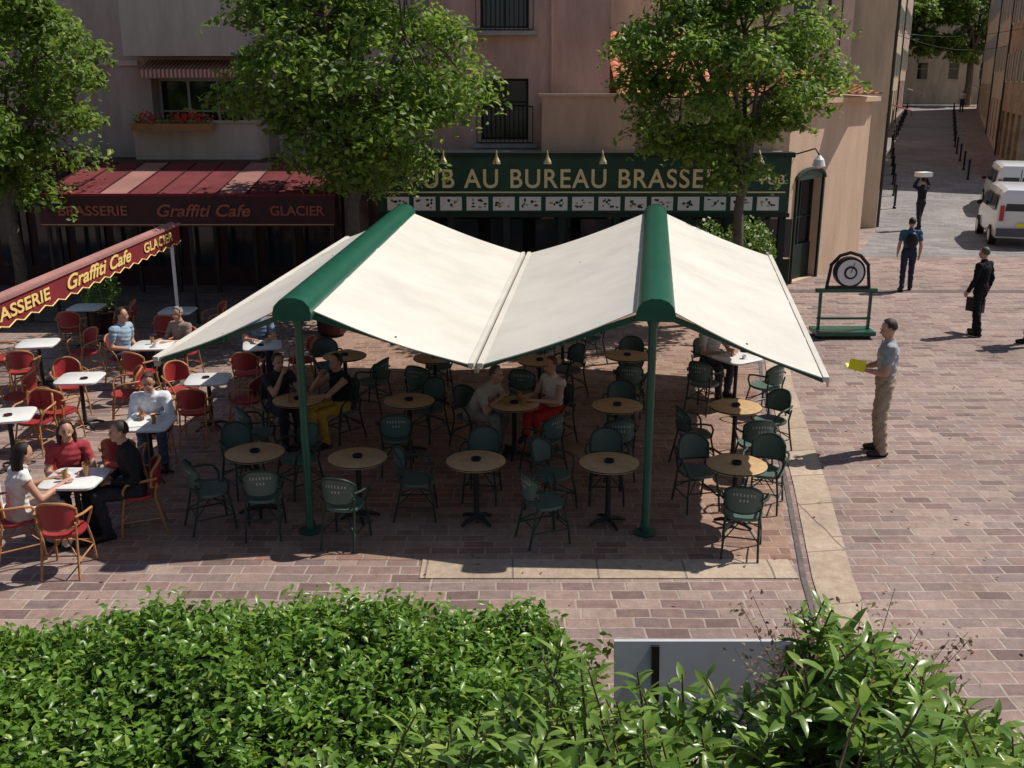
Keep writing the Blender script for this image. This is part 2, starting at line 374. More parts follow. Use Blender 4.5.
mb=building('b',[(-26,26),(-1.95,26),(-1.95,38),(-26,38)],0,13,'beige',{0:[(13,13.9,5.6,7.4),(17.2,19.4,2.9,4.95,'d'),(17.2,19.4,6.0,8.1,'d'),(8,10,3.2,4.9),(8,10,6.2,7.9),(17.2,19.4,9.2,11)]},depth=.6)
for (x0,x1,z0,z1) in [(-8.95,-6.0,2.85,3.95),(-9.0,-6.05,5.45,6.75),(-9,-6.05,8.5,9.7),(-18.5,-15.5,2.85,3.95),(-18.5,-15.5,5.55,6.75)]:
    mb.box(x0,x1,24.9,25.05,z0,z1,'cream2'); mb.box(x0,x0+.12,25.05,25.99,z0,z1,'cream2'); mb.box(x1-.12,x1,25.05,25.99,z0,z1,'cream2'); mb.box(x0+.12,x1-.12,25.05,25.99,z0,z0+.16,'concrete')
    mb.box(x0-.04,x1+.04,24.86,25.09,z1,z1+.05,'cream')
mb.obox((-8.75,25.9,5.36),(2.3,0,0),(0,-.75,-.22),(0,0,.02),'stripecloth'); mb.box(-8.75,-6.45,25.12,25.15,4.97,5.14,'stripecloth')
mb.tube([(-5.7,25.93,0),(-5.7,25.93,13)],.05,'greywall',8)
for z in (5.25,8.2): mb.box(-26,-9.05,25.93,25.998,z,z+.12,'cream2'); mb.box(-6.0,-2.12,25.93,25.998,z,z+.12,'cream2')
b1=root('apartment_building'); mb.obj('walls',parent=b1)
mb=building('b',[(-1.95,25.7),(2.35,25.7),(2.35,38),(-1.95,38)],0,13,'pink',{0:[(1.2,2.35,3.5,4.95,'d'),(1.2,2.35,6.1,8.0,'d'),(1.2,2.35,9,11,'d')]},frame='frame_d',depth=.45)
railing(mb,-.85,.5,25.6,3.45,4.3); railing(mb,-.85,.5,25.6,6.05,6.95); railing(mb,-.85,.5,25.6,8.95,9.9)
mb.box(-.95,.6,25.45,25.69,5.93,6.03,'concrete'); mb.box(-.95,.6,25.45,25.69,3.33,3.43,'concrete')
mb.tube([(.95,25.64,3.3),(.95,25.64,13)],.045,'pink',8)
mb.obj('pink_wing',parent=b1)
def leaves(name,cen,nrm,size,mat,asp=.45,rand=1.,parent=None,fold=.25,link=True):
    n=len(cen); nrm=nrm+RNG.normal(0,rand,(n,3)); nrm/=np.linalg.norm(nrm,axis=1)[:,None]+1e-9
    d=RNG.normal(0,1,(n,3)); d-= (d*nrm).sum(1)[:,None]*nrm; d/=np.linalg.norm(d,axis=1)[:,None]+1e-9
    s=np.cross(d,nrm); L=(size*RNG.uniform(.65,1.25,n))[:,None]; w=L*asp
    a=cen-d*L*.5; b=cen+d*L*.5-nrm*L*.12; l=cen-s*w*.5+nrm*L*fold*.4+d*L*.02; r=cen+s*w*.5+nrm*L*fold*.4+d*L*.02
    l2=cen-s*w*.36+nrm*L*fold*.25+d*L*.28-nrm*L*.05; r2=cen+s*w*.36+nrm*L*fold*.25+d*L*.28-nrm*L*.05
    c=cen+d*L*.15
    vs=np.stack([a,l,l2,b,r2,r,c],1).reshape(-1,3)
    base=np.arange(n)[:,None]*7
    t=np.array([[0,6,1],[1,6,2],[2,6,3],[3,6,4],[4,6,5],[5,6,0]])
    f=(base[:,:,None]+t[None]).reshape(-1,3)
    me=bpy.data.meshes.new(name); me.vertices.add(len(vs)); me.vertices.foreach_set('co',vs.ravel())
    me.loops.add(f.size); me.loops.foreach_set('vertex_index',f.ravel()); me.polygons.add(len(f)); me.polygons.foreach_set('loop_start',np.arange(len(f))*3)
    me.update(calc_edges=True); me.materials.append(M[mat])
    return place(name,me,parent=parent)
leaves('fallen_leaves',np.stack([lx,ly,np.full(n_,.022)],1),np.tile([0,0,1.],(n_,1)),.055,'rleaf',.5,.12)
fl=root('balcony_flowers')
mb=MB(); mb.box(-8.9,-7.0,24.62,24.84,3.78,3.94,'rattan'); mb.obj('planter_box',parent=fl)
c=RNG.uniform([-8.9,24.6,3.95],[-7.0,24.85,4.15],(260,3)); leaves('foliage',c,np.tile([0,-.5,1.],(260,1)),.08,'hleaf',parent=fl)
c=np.concatenate([RNG.normal([q,24.65,4.1],[.16,.08,.07],(60,3)) for q in (-8.5,-7.7,-7.35)]); leaves('blossom',c,np.tile([0,-1.,.6],(len(c),1)),.07,'flower',.9,parent=fl)

# low corner building with tiled roof
CA=(6.62,25.05); CB=(9.62,28.35)
mb=building('b',[(.7,24.75),CA,CB,(10.1,33.9),(.7,33.9)],0,4.4,'tan',{0:[(.3,5.6,.0,2.3,'d')],1:[(.55,1.85,0.02,2.55,'d')]},frame='green_d',depth=.25)
mb.box(.7,2.9,24.55,24.73,3.3,4.55,'salmon'); mb.box(.62,2.98,24.5,24.78,4.55,4.61,'tan')
for a,b in [((2.98,24.85,4.44),(6.66,25.0,4.44)),((6.66,25.0,4.44),(9.7,28.35,4.44)),((9.7,28.35,4.44),(10.17,33.9,4.44))]: mb.bar(a,b,.3,.12,'tan')
b2=root('corner_house'); mb.obj('walls',parent=b2)
mb=MB(); tiles(mb,2.5,4.9,25.2,29.6,4.55,6.15); tiles(mb,4.9,9.3,26.6,33.4,4.55,5.15,skew=.3); tiles(mb,3.2,6.0,24.9,26.5,4.5,4.78)
mb.quad((2.5,29.6,4.4),(4.9,29.6,4.4),(4.9,29.6,6.15),(2.5,29.6,6.15),'pink'); mb.add([(4.9,25.2,4.4),(4.9,29.6,4.4),(4.9,29.6,6.15),(4.9,25.2,4.55)],[(0,1,2,3)],'pink')
mb.obj('tile_roof',40,parent=b2)
mb=MB(); d=Vector((CB[0]-CA[0],CB[1]-CA[1],0)).normalized(); n=Vector((d.y,-d.x,0)); o=Vector((*CA,0))
for u in (.48,1.86): mb.obox(o+d*u+n*.002,d*.07,n*.06,(0,0,2.62),'green_d')
arc=[o+d*(1.2-.76*math.cos(t))+n*.035+Vector((0,0,2.56+.24*math.sin(t))) for t in np.linspace(0,math.pi,11)]
mb.tube(arc,.05,'green_d',6); mb.add([p for p in arc],[tuple(range(11))],'green_s')
mb.obox(o+d*.55+n*-.19,d*1.3,n*.02,(0,0,.9),'green_d')
mb.tube([o+d*.35+n*.02+V(0,0,3.2),o+d*.35+n*.5+V(0,0,3.35),o+d*.35+n*.62+V(0,0,3.2)],.02,'iron',6); mb.lathe(o+d*.35+n*.62+V(0,0,2.9),[(.04,0),(.16,.05),(.12,.2),(.03,.3)],'white',12)
mb.obj('door_and_lantern',parent=b2)

# pub front
pub=root('pub_front'); mb=MB()
X0,X1=-3.1,6.4
mb.box(X0,X1,23.9,24.2,1.95,3.22,'green_s'); mb.box(X0-.06,X1+.06,23.82,24.25,3.22,3.33,'green_d'); mb.box(X0-.03,X1+.03,23.86,24.22,1.86,1.95,'green_d'); mb.box(X0+.1,X1-.1,23.87,23.898,2.42,2.45,'gold')
mb.box(X0,X1,24.2,25.68,3.2,3.30,'concrete'); mb.box(X0,X0+.2,23.9,25.6,0,1.86,'green_d')
for i in range(15):
    x=X0+.22+i*.61
    if x+.5>X1: break
    mb.box(x,x+.5,23.87,23.898,2.02,2.33,'white')
    rr=random.Random(i)
    for q in range(9): mb.ell((x+rr.uniform(.07,.43),23.868,rr.uniform(2.08,2.27)),rr.uniform(.015,.05),.006,rr.uniform(.012,.04),['green_s','maroon','dgold','green_d'][rr.randrange(4)],6,4)
for x in np.linspace(X0+.4,X1-.1,8): mb.box(x-.08,x+.08,23.95,24.1,0,1.86,'green_d')
mb.box(X0+.3,X1-.1,25.3,25.4,0,1.9,'frame_d')
for i,x in enumerate(np.linspace(X0+.5,X1-.6,9)): mb.box(x,x+.75,24.02,24.05,.9,1.8,'glass') ; mb.box(x,x+.75,24.0,24.06,0,.86,'green_d')
for px in (-1.55,-.35,.8,2.05,4.6,5.6):
    mb.tube([(px,23.9,3.24),(px,23.7,3.38),(px,23.58,3.30)],.018,'brass',6); mb.lathe((px,23.58,3.10),[(.10,0),(.09,.05),(.04,.14),(.02,.2)],'brass',12)
mb.obj('fascia_board',parent=pub)
text('PUB AU BUREAU BRASSERIE',.60,'gold',(-2.35,23.895,2.54),(R(90),0,0),pub,width=7.6,ext=.015,space=1.12,bold=.012)
text('PUB',.30,'gold',(5.72,23.89,2.62),(R(90),0,0),pub,'small_lettering',width=.55)
caf=root('cafe_front'); mb=MB()
mb.box(-14,-3.6,25.2,25.3,0,2.9,'maroon')
for x in np.linspace(-13.5,-4.2,11): mb.box(x,x+.7,25.14,25.19,.5,2.3,'glass'); mb.box(x-.1,x-.02,24.3,24.4,0,2.6,'frame_d')
mb.box(-14,-3.4,23.9,25.68,2.9,3.1,'maroon')
N=10
for i in range(N):
    x0=-9.6+i*(6.0/N); x1=x0+6.0/N
    mb.obox((x0+.004,23.88,3.08),(x1-x0-.008,0,0),(0,-2.9,-.42),(0,0,.02),'redlite' if i in(2,6) else 'redtop')
    mb.tube([(x0,23.88,3.12),(x0,20.98,2.70)],.014,'maroon',5)
mb.box(-9.6,-3.6,20.92,20.97,2.05,2.66,'maroon'); mb.box(-9.62,-3.58,20.90,20.99,2.66,2.71,'redcloth'); mb.box(-9.58,-3.62,20.90,20.915,2.08,2.10,'dgold')
mb.box(-9.6,-9.55,20.97,23.8,2.3,2.66,'maroon')
for x in (-9.5,-6.6,-3.7): mb.tube([(x,21.05,0),(x,21.05,2.6)],.04,'frame_d',8)
mb.obj('awning_and_shopfront',parent=caf)
M['dred']=pmat('worn_red_lettering',(.36,.10,.06),.6,20,.25)
text('BRASSERIE',.27,'dred',(-9.2,20.90,2.28),(R(90),0,0),caf,width=1.4)
text('Graffiti Cafe',.34,'dred',(-7.2,20.90,2.26),(R(90),0,0),caf,width=1.9,shear=.3)
text('GLACIER',.27,'dred',(-4.9,20.90,2.28),(R(90),0,0),caf,width=1.1)
sg=root('wall_sign'); mb=MB(); mb.box(-12.6,-10.6,24.9,25.0,2.5,3.3,'frame_d'); mb.obj('board',parent=sg); text('LE PEPIN',.34,'gold',(-12.4,24.89,2.75),(R(90),0,0),sg,width=1.5)

mb=building('b',[(2.4,34),(10.7,34),(12.3,40),(2.4,42)],0,12,'greywall',{0:[(6.4,7.2,6.7,8.2,'s'),(3.0,3.8,6.7,8.2,'s'),(6.4,7.2,9.7,11,'s'),(3,3.8,9.7,11,'s')]})
mb.tube([(9.9,33.93,0),(9.9,33.93,12)],.05,'frame_d',8); mb.tube([(10.3,33.93,4),(10.3,33.93,12)],.02,'frame_d',6)
mb.obj('town_house')
def rowhouse(name,a,b,h,wall,back,seed,low=True,shop=True):
    a=Vector(a);b=Vector(b); W=(b-a).length; ops=[]
    k=max(1,int(W/2.6)); g0=gz(a.y)
    for i in range(k):
        u=W*(i+.5)/k
        if shop: ops.append((u-.8,u+.8,g0+.25+ (gz(b.y)-g0)*.5,g0+2.6+(gz(b.y)-g0)*.5,'d'))
        for q in range(3):
            z=g0+3.9+q*2.9
            if z+1.4<h: ops.append((u-.42,u+.42,z,z+1.4,'s'))
    d=(b-a)/W; n=Vector((d.y,-d.x))
    p=[a,b,b-n*back,a-n*back]
    mb=building(name,[(q.x,q.y) for q in p],-1,h,wall,{0:ops,1:[(2,2.9,5,6.5,'s'),(5,5.9,5,6.5,'s'),(2,2.9,8,9.4,'s')] if back>10 else []})
    A=Vector((*a,h)); 
    mb.obox(A+Vector((n.x,n.y,0))*.35,Vector((*(b-a),0)),-Vector((n.x,n.y,0))*.348,(0,0,.12),'tile')
    mb.tube([A+Vector((*(d*.3+n*.06),-h)),A+Vector((*(d*.3+n*.06),0))],.05,'frame_d',6)
    return mb.obj(name)
def P2(l,y): return (lerp(l,y),y)
L_=[(35.5,45,10.5,'cream'),(45.02,54,9.5,'ochre'),(54.02,66,11,'salmon'),(66.02,78,10,'cream'),(78.02,94,12,'beige')]
for i,(y0,y1,h,w) in enumerate(L_):
    rowhouse('row_house',P2(st_l,y0),P2(st_l,y1),h+gz(y0),w,7,i)
R_=[(48,58,11,'stone'),(58.02,70,9.5,'greywall'),(70.02,92,11,'cream')]
for i,(y0,y1,h,w) in enumerate(R_):
    x0,_=P2(st_r,y0); x1,_=P2(st_r,y1)
    rowhouse('stone_house' if w=='stone' else 'row_house',(x1+1.6,y1),(x0+1.6,y0),h+gz(y0),w,12,10+i)
for (x,y,c) in [(20.9,58.5,'redcloth'),(27.5,74,'canvas'),(31.5,70.5,'yellow'),(34.2,79,'yellow')]:
    mb=MB(); z=gz(y)+2.6; mb.obox((x,y,z),(1.1,-.2,-.35),(.8,2.2,0),(0,0,.03),c); mb.obox((x+1.1,y-.2,z-.6),(.02,0,0),(.8,2.2,0),(0,0,.25),c); mb.obj('shop_awning')
mb=building('b',[(33,103),(60,103),(60,112),(33,112)],0,14,'greywall',{0:[(3+3*i,4+3*i,5+3*j,6.6+3*j) for i in range(6) for j in range(3)]}); mb.obj('end_house')
# overhead cables across the street
mb=MB()
for (a,b) in (((14.5,41,6.6),(22.5,49,6.4)),((11.3,37,5.6),(2.5,33.9,6.3)),((18.5,52.9,7.2),(25,52,7.4))):
    a=V(*a);b=V(*b); mb.tube([a.lerp(b,t)-V(0,0,.35*math.sin(math.pi*t)) for t in np.linspace(0,1,11)],.012,'black',4)
mb.obj('overhead_cable')

# ------------------------------------------------------------ trees / vegetation
def tree(name,x,y,h,cz,rx,ry,rz,cx=0,nc=62,nl=210,seed=1,leaf=.13,trunk=.13,z0=0,mat='tleaf',under=.85):
    rnd=random.Random(seed); e=root(name,(x,y,z0)); mb=MB()
    tp=[(0,0,0),(.03,.02,h*.16),(-.04,.03,h*.33),(.05,0,h*.45)]
    mb.tube(tp,[trunk*1.25,trunk,trunk*.9,trunk*.8],'bark',10)
    cen=[]
    while len(cen)<nc:
        p=Vector((rnd.uniform(-1,1),rnd.uniform(-1,1),rnd.uniform(-1,1)))
        r=p.length
        if r>1 or r<.35: continue
        if p.z<-.85: continue
        fac=(1-.25*max(0,p.z)-under*max(0,-p.z)**1.3)
        cen.append(Vector((cx+p.x*rx*fac,p.y*ry*max(fac,.5),cz+p.z*rz)))
    top=Vector(tp[-1]); hubs=[]
    for i in range(8):
        a=i*2.4; hb=Vector((cx+math.cos(a)*rx*.4,math.sin(a)*ry*.4,cz+rz*rnd.uniform(-.35,.4))); hubs.append(hb)
        st=top-V(0,0,rnd.uniform(0,h*.1)); mid=(st+hb)/2+V(0,0,.2)
        mb.tube([st,mid,hb],[trunk*.55,trunk*.4,trunk*.25],'bark',7)
    for c in cen:
        hb=min(hubs,key=lambda q:(q-c).length); m=(hb+c)/2+V(rnd.uniform(-.1,.1),rnd.uniform(-.1,.1),.08)
        mb.tube([hb,m,c],[trunk*.22,trunk*.14,.012],'bark',5)
    mb.obj('trunk_and_limbs',60,parent=e)
    pts=[];nr=[]
    for c in cen:
        k=int(nl*rnd.uniform(.6,1.35)); r=rnd.uniform(.34,.64)*min(rx,rz)*.42
        q=RNG.normal(0,1,(k,3)); q/=np.linalg.norm(q,axis=1)[:,None]; rr=r*RNG.uniform(.2,1.15,k)**.6
        q2=q*rr[:,None]*np.array([1.15,1.15,.75]); q2[:,2]-= .18*r*(q2[:,0]**2+q2[:,1]**2)/(r*r)
        pts.append(q2+np.array(c)); nr.append(q+np.array([0,0,.8]))
        for _ in range(5):
            dr=RNG.normal(0,1,3); dr[2]=abs(dr[2])*.3-.15; dr/=np.linalg.norm(dr); t=RNG.uniform(.6,1.75,16)
            pp=np.array(c)+dr*t[:,None]*r+RNG.normal(0,.06,(16,3)); pp[:,2]-=.25*r*t**2; pts.append(pp); nr.append(np.tile([0,0,1.],(16,1)))
    pts=np.concatenate(pts); nr=np.concatenate(nr)
    leaves('foliage',pts,nr,leaf,mat,.5,.6,parent=e)
    return e
tree('street_tree',-3.15,20.6,7,5.1,2.75,2.1,2.55,cx=.2,nc=88,nl=200,seed=3,leaf=.155)
tree('street_tree',4.70,21.2,7,5.1,2.15,1.8,2.6,cx=-.55,nc=66,nl=180,seed=5,trunk=.11,leaf=.155,under=.6)
tree('street_tree',-10.3,21.2,7,4.9,2.2,2.0,2.6,cx=0.1,nc=72,nl=190,seed=9,leaf=.155,under=.3)
tree('street_tree',35.5,98,13,8.5,4.5,3,5,nc=50,nl=120,seed=12,leaf=.45,trunk=.3,z0=gz(98),under=.3)
tree('street_tree',41.5,97,13,8,4.,3,4.5,nc=45,nl=120,seed=14,leaf=.45,trunk=.3,z0=gz(98),under=.3)
def bush(name,x,y,r,h,n,size,mat,flower=None):
    e=root(name,(x,y,0)); mb=MB(); mb.lathe((0,0,0),[(.2,0),(.3,.1),(.32,.42),(.28,.42)],'maroon',14); mb.tube([(0,0,.3),(0,0,h*.6)],.03,'bark',6)
    mb.obj('pot',parent=e)
    q=RNG.normal(0,1,(n,3)); q/=np.linalg.norm(q,axis=1)[:,None]; c=q*(RNG.uniform(.3,1.1,n)**.5)[:,None]*np.array([r,r,h*.4])+np.array([0,0,.35+h*.42])
    leaves('foliage',c,q,size,mat,parent=e)
    if flower: leaves('blossom',c[:n//12]*np.array([1.05,1.05,1.02]),q[:n//12],size*.8,flower,.9,parent=e)
bush('potted_shrub',5.3,22.9,.6,2.0,1700,.10,'hleaf','wflower'); bush('potted_shrub',4.4,23.0,.5,1.9,1100,.10,'hleaf','wflower')
bush('potted_shrub',-8.3,20.3,.4,1.2,800,.08,'hleaf'); bush('potted_shrub',-3.6,20.0,.45,1.5,900,.08,'hleaf'); bush('potted_shrub',-11,20.5,.45,1.3,800,.08,'hleaf')

def hnoise(x,y,s=1.):
    return (np.sin(x*2.1*s+1.3)*np.cos(y*1.7*s+.4)+.6*np.sin(x*4.7*s+y*3.1*s)+.4*np.sin(x*9.1*s-y*7.3*s+2))/2
hd=root('hedge')
def htop(x,y):
    e=1-np.clip((x-(.1))/.6,0,1)**2*.8
    back=np.clip((6.42-y)/.5,0,1)**.5
    return (1.56-.20*np.clip((-2.3-x)/1.2,0,1)+.13*hnoise(x,y)-.14*np.clip((5.0-y),0,1.2))*e*(.70+.30*back)
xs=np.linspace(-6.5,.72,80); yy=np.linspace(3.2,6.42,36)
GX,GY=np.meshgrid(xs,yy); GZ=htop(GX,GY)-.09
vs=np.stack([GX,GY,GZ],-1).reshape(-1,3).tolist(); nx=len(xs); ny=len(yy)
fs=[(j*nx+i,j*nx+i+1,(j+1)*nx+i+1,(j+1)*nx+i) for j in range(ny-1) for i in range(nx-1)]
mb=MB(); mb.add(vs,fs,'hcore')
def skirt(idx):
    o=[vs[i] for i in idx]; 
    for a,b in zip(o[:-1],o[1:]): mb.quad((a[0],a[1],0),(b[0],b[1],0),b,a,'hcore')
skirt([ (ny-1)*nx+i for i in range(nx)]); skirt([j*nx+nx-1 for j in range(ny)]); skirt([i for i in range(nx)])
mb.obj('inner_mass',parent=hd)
n=25000
px=RNG.uniform(-4.6,.75,n); py=RNG.uniform(3.6,6.5,n); pz=htop(px,py)+RNG.normal(0,.055,n)-.02
c=np.stack([px,py,pz],1); nr=np.tile([0,0,1.],(n,1))
n2=4000; a=np.stack([RNG.uniform(-4.6,.7,n2),6.45+RNG.normal(0,.05,n2),RNG.uniform(.1,1,n2)*1.1],1)
n3=4000; yb=RNG.uniform(3.3,6.4,n3); b=np.stack([.72+RNG.normal(0,.06,n3),yb,RNG.uniform(0.05,1.,n3)*htop(np.full(n3,.7),yb)],1)
k=1100; sx=RNG.uniform(-4.6,.6,k); sy=RNG.uniform(3.6,6.45,k); sh=[];sn=[]
for i in range(k):
    z0=float(htop(sx[i],sy[i])); L=RNG.uniform(.03,.17); ln=RNG.normal(0,.3,2)
    t=np.linspace(0,1,9); p=np.stack([sx[i]+ln[0]*L*t,sy[i]+ln[1]*L*t,z0+L*t],1); ang=t*9*2.4
    off=np.stack([np.cos(ang),np.sin(ang),.2*t],1)*.034; sh.append(p+off); sn.append(np.stack([-np.cos(ang)*.3,-np.sin(ang)*.3,np.ones(9)],1))
leaves('foliage',np.concatenate([c,a,b]),np.concatenate([nr,np.tile([0,1.,.4],(n2,1)),np.tile([1.,0,.4],(n3,1))]),.064,'hleaf',.50,.7,parent=hd)
leaves('shoots',np.concatenate(sh),np.concatenate(sn),.070,'fleaf',.42,.4,parent=hd)

lr=root('laurel_shrub'); mb=MB()
def ltop(x,y): 
    return 2.72+.24*math.exp(-((x-1.15)/.28)**2)+.07*math.sin(x*5.3+.5)+.06*math.sin(x*13+y*9)-.50*max(0,.1-x)-.30*max(0,x-1.55)
rosL=[]
for i in range(900):
    x=random.uniform(-1.3,2.6); y=3.5-1.35*random.random()**1.1; z=ltop(x,y)-random.random()**1.7*.30+(.10 if random.random()<.12 else 0)
    ax=Vector((random.gauss(0,.38),random.gauss(0,.38)+.1,1)).normalized()
    tip=Vector((x,y,z)); mb.tube([tip-ax*.32+V(0,0,-.1),tip-ax*.15,tip],[.006,.005,.003],'twig',5)
    ref=ax.cross(V(1,0,0)).normalized(); r2=ax.cross(ref)
    k=random.randint(8,13)
    for q in range(k):
        t=q/k; ang=q*2.4+i; up=.25+1.0*t
        d=(ref*math.cos(ang)+r2*math.sin(ang)+ax*up*.7).normalized()
        rosL.append((tip-ax*(.20*(1-t)),d,ax,random.uniform(.10,.15)*(1.1-.45*t)))
def blades(name,L,mat,parent,asp=.30):
    mb=MB(); vs=[];fs=[]
    for o,d,up,l in L:
        s=d.cross(up).normalized(); n=s.cross(d).normalized(); w=l*asp/1
        prof=[(0,.08),(.25,.75),(.5,1.),(.75,.8),(.93,.3)]
        b=len(vs)
        for t,ww in prof:
            c=o+d*l*t-n*l*.28*t*t
            vs+= [c-s*w*.5*ww+n*l*.045*ww,c,c+s*w*.5*ww+n*l*.045*ww]
        vs.append(o+d*l-n*l*.3)
        for k in range(4):
            q=b+3*k; fs+= [(q,q+1,q+4,q+3),(q+1,q+2,q+5,q+4)]
        q=b+12; fs+= [(q,q+1,q+3),(q+1,q+2,q+3)]
    mb.add(vs,fs,mat); return mb.obj(name,80,parent=parent)
blades('foliage',rosL,'bleaf',lr)
mb.obj('twigs',parent=lr)
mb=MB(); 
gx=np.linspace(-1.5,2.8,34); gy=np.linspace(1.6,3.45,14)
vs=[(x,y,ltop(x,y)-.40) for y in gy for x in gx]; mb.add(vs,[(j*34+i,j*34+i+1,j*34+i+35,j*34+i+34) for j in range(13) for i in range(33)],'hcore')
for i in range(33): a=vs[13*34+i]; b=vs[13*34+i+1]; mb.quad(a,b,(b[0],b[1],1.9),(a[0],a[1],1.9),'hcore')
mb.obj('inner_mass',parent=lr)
rs=root('russet_shrub'); mb=MB(); Lf=[]
for i in range(110):
    a=random.uniform(0,6.28); r=random.uniform(.05,.75); h=random.uniform(1.1,1.75)
    p0=V(2.1,5.6,.0); p1=p0+V(math.cos(a)*r*.4,math.sin(a)*r*.4,h*.6); p2=p0+V(math.cos(a)*r,math.sin(a)*r,h)
    mb.tube([p0,p1,p2],[.010,.005,.002],'twig',4)
    for q in range(34):
        t=random.uniform(.2,1.03); p=p1.lerp(p2,t); Lf.append(tuple(p+V(random.gauss(0,.05),random.gauss(0,.05),random.gauss(0,.03))))
mb.obj('twigs',parent=rs); leaves('foliage',np.array(Lf),np.tile([0,0,1.],(len(Lf),1)),.042,'rleaf',.5,.8,parent=rs)
mb=MB(); mb.box(-8,8,-6,3.5,-.05,1.9,'concrete'); mb.box(-8,8,-6,1.4,1.9,3.2,'concrete'); mb.box(-8,8,1.45,3.4,1.9,1.95,'soil'); mb.obj('retaining_wall')
mb=MB(); mb.obox((.70,6.0,.50),(1.40,0,0),(0,.03,0),(0,.22,.72),'board')
mb.bar((.98,5.96,0),(.98,6.20,1.20),.05,.05,'black',up=(0,1,0)); mb.bar((1.9,5.96,0),(1.9,6.20,1.20),.05,.05,'black',up=(0,1,0)); mb.obj('information_board')

# ------------------------------------------------------------ retractable awnings
def awning(name,rf,rb,lf,lb,rtf,rtb,rear=True):
    e=root(name); rf,rb,lf,lb,rtf,rtb=map(Vector,(rf,rb,lf,lb,rtf,rtb))
    mb=MB(); ax=(rb-rf).normalized(); side=ax.cross(V(0,0,1)).normalized()
    vs=[];fs=[]; prof=[(-.19,-.09),(-.205,-.02),(-.185,.06),(-.13,.12),(-.05,.15),(.05,.15),(.13,.12),(.185,.06),(.205,-.02),(.19,-.09)]
    for j,p in enumerate([rf-ax*.12,rb+ax*.12]):
        for a,b in prof: vs.append(p+side*a+V(0,0,b))
    k=len(prof)
    for i in range(k): fs.append((i,(i+1)%k,k+(i+1)%k,k+i))
    fs.append(tuple(range(k-1,-1,-1))); fs.append(tuple(k+i for i in range(k)))
    mb.add(vs,fs,'green'); mb.obj('housing',50,parent=e)
    mb=MB()
    for (f,b) in ((lf,lb),(rtf,rtb)):
        sgn=1 if (f-rf).dot(side)>0 else -1
        n=60;m=14; vs=[];fs=[]
        for th in (0,.012):
            for i in range(n+1):
                t=i/n; A=rf.lerp(rb,t)+side*sgn*.14+V(0,0,.02); B=f.lerp(b,t)
                seam=.010*math.exp(-((t*7%1-.5)/.03)**2)
                for j in range(m+1):
                    u=j/m; p=A.lerp(B,u); sag=.04*math.sin(math.pi*u)+(.007*math.sin(t*34+sgn)+.008*math.sin(t*11+3*u))*math.sin(math.pi*u)-seam
                    vs.append(p-V(0,0,sag+th))
        w=(m+1); half=(n+1)*w
        for i in range(n):
            for j in range(m):
                a=i*w+j; fs.append((a,a+1,a+w+1,a+w)); a+=half; fs.append((a,a+w,a+w+1,a+1))
        for i in (0,n):
            for j in range(m): a=i*w+j; fs.append((a,a+1,a+1+half,a+half))
        mb.add(vs,fs,'canvas')
        mb.bar(f-ax*.03,b+ax*.03,.06,.05,'canvas')
        K=int((b-f).length/.25)
        for q in range(K):
            p0=f.lerp(b,q/K); p1=f.lerp(b,(q+1)/K); o=side*sgn*.035; mid=(p0+p1)/2
            mb.add([p0+o-V(0,0,.01),p1+o-V(0,0,.01),p1+o-V(0,0,.09),mid+o-V(0,0,.13),p0+o-V(0,0,.09)],[(0,1,2,3,4)],'canvas')
    mb.obj('canvas',60,parent=e)
    mb=MB()
    for (f,b) in ((lf,lb),(rtf,rtb)):
        sgn=1 if (f-rf).dot(side)>0 else -1
        for t in (.015,.33,.66,.985):
            A=rf.lerp(rb,t)+side*sgn*.12-V(0,0,.08); B=f.lerp(b,t)-V(0,0,.05)
            bend=(.22 if t<.5 else -.22)
            Mi=A.lerp(B,.5)+ax*bend*.5-V(0,0,.03)
            mb.bar(A,Mi,.045,.06,'green'); mb.bar(Mi,B,.04,.05,'green'); mb.lathe(Mi-V(0,0,.04),[(.04,0),(.04,.09)],'green',8)
    tp=Vector((rf.x,rf.y+.15,rf.z-.1)); tb=rb-ax*.2
    for p in (tp,Vector((tb.x,tb.y,tb.z-.1)))[:2 if rear else 1]:
        mb.lathe((p.x,p.y,0),[(.13,.012),(.13,.025),(.055,.035),(.055,.12),(.044,.14),(.044,p.z-.12),(.07,p.z-.05),(.09,p.z+.02)],'green',16)
    mb.obj('posts_and_arms',40,parent=e)
awning('retractable_awning',(1.50,10.45,2.60),(2.55,18.3,2.64),(-.34,10.62,1.97),(.30,17.9,1.99),(3.24,10.15,1.95),(4.44,17.5,2.0))
awning('retractable_awning',(-2.28,10.5,2.60),(-1.93,18.3,2.64),(-3.90,10.85,1.98),(-2.95,18.35,2.2),(-.44,10.66,1.96),(.20,17.95,1.98),rear=False)

rd=root('red_cafe_awning'); mb=MB()
n=30; y0,y1=6.5,18.5
for i in range(n):
    a=y0+(y1-y0)*i/n; b=y0+(y1-y0)*(i+1)/n
    mb.quad((-6.02,a,2.42),(-6.02,b,2.42),(-6.13,b,2.47),(-6.13,a,2.47),'redlite')
    mb.quad((-6.13,a,2.47),(-6.13,b,2.47),(-6.42,b,2.28),(-6.42,a,2.28),'redcloth')
    mb.add([(-6.0,a,2.42),(-6.0,b,2.42),(-6.0,b,2.12),(-6.0,(a+b)/2,2.07),(-6.0,a,2.12)],[(0,1,2,3,4)],'redcloth')
    mb.tube([(-5.998,a,2.13),(-5.998,(a+b)/2,2.08),(-5.998,b,2.13)],.009,'yellow',4)
mb.bar((-6.0,y0,2.43),(-6.0,y1,2.43),.05,.04,'redlite'); mb.bar((-6.2,y0,2.27),(-6.2,y1,2.27),.12,.12,'white')
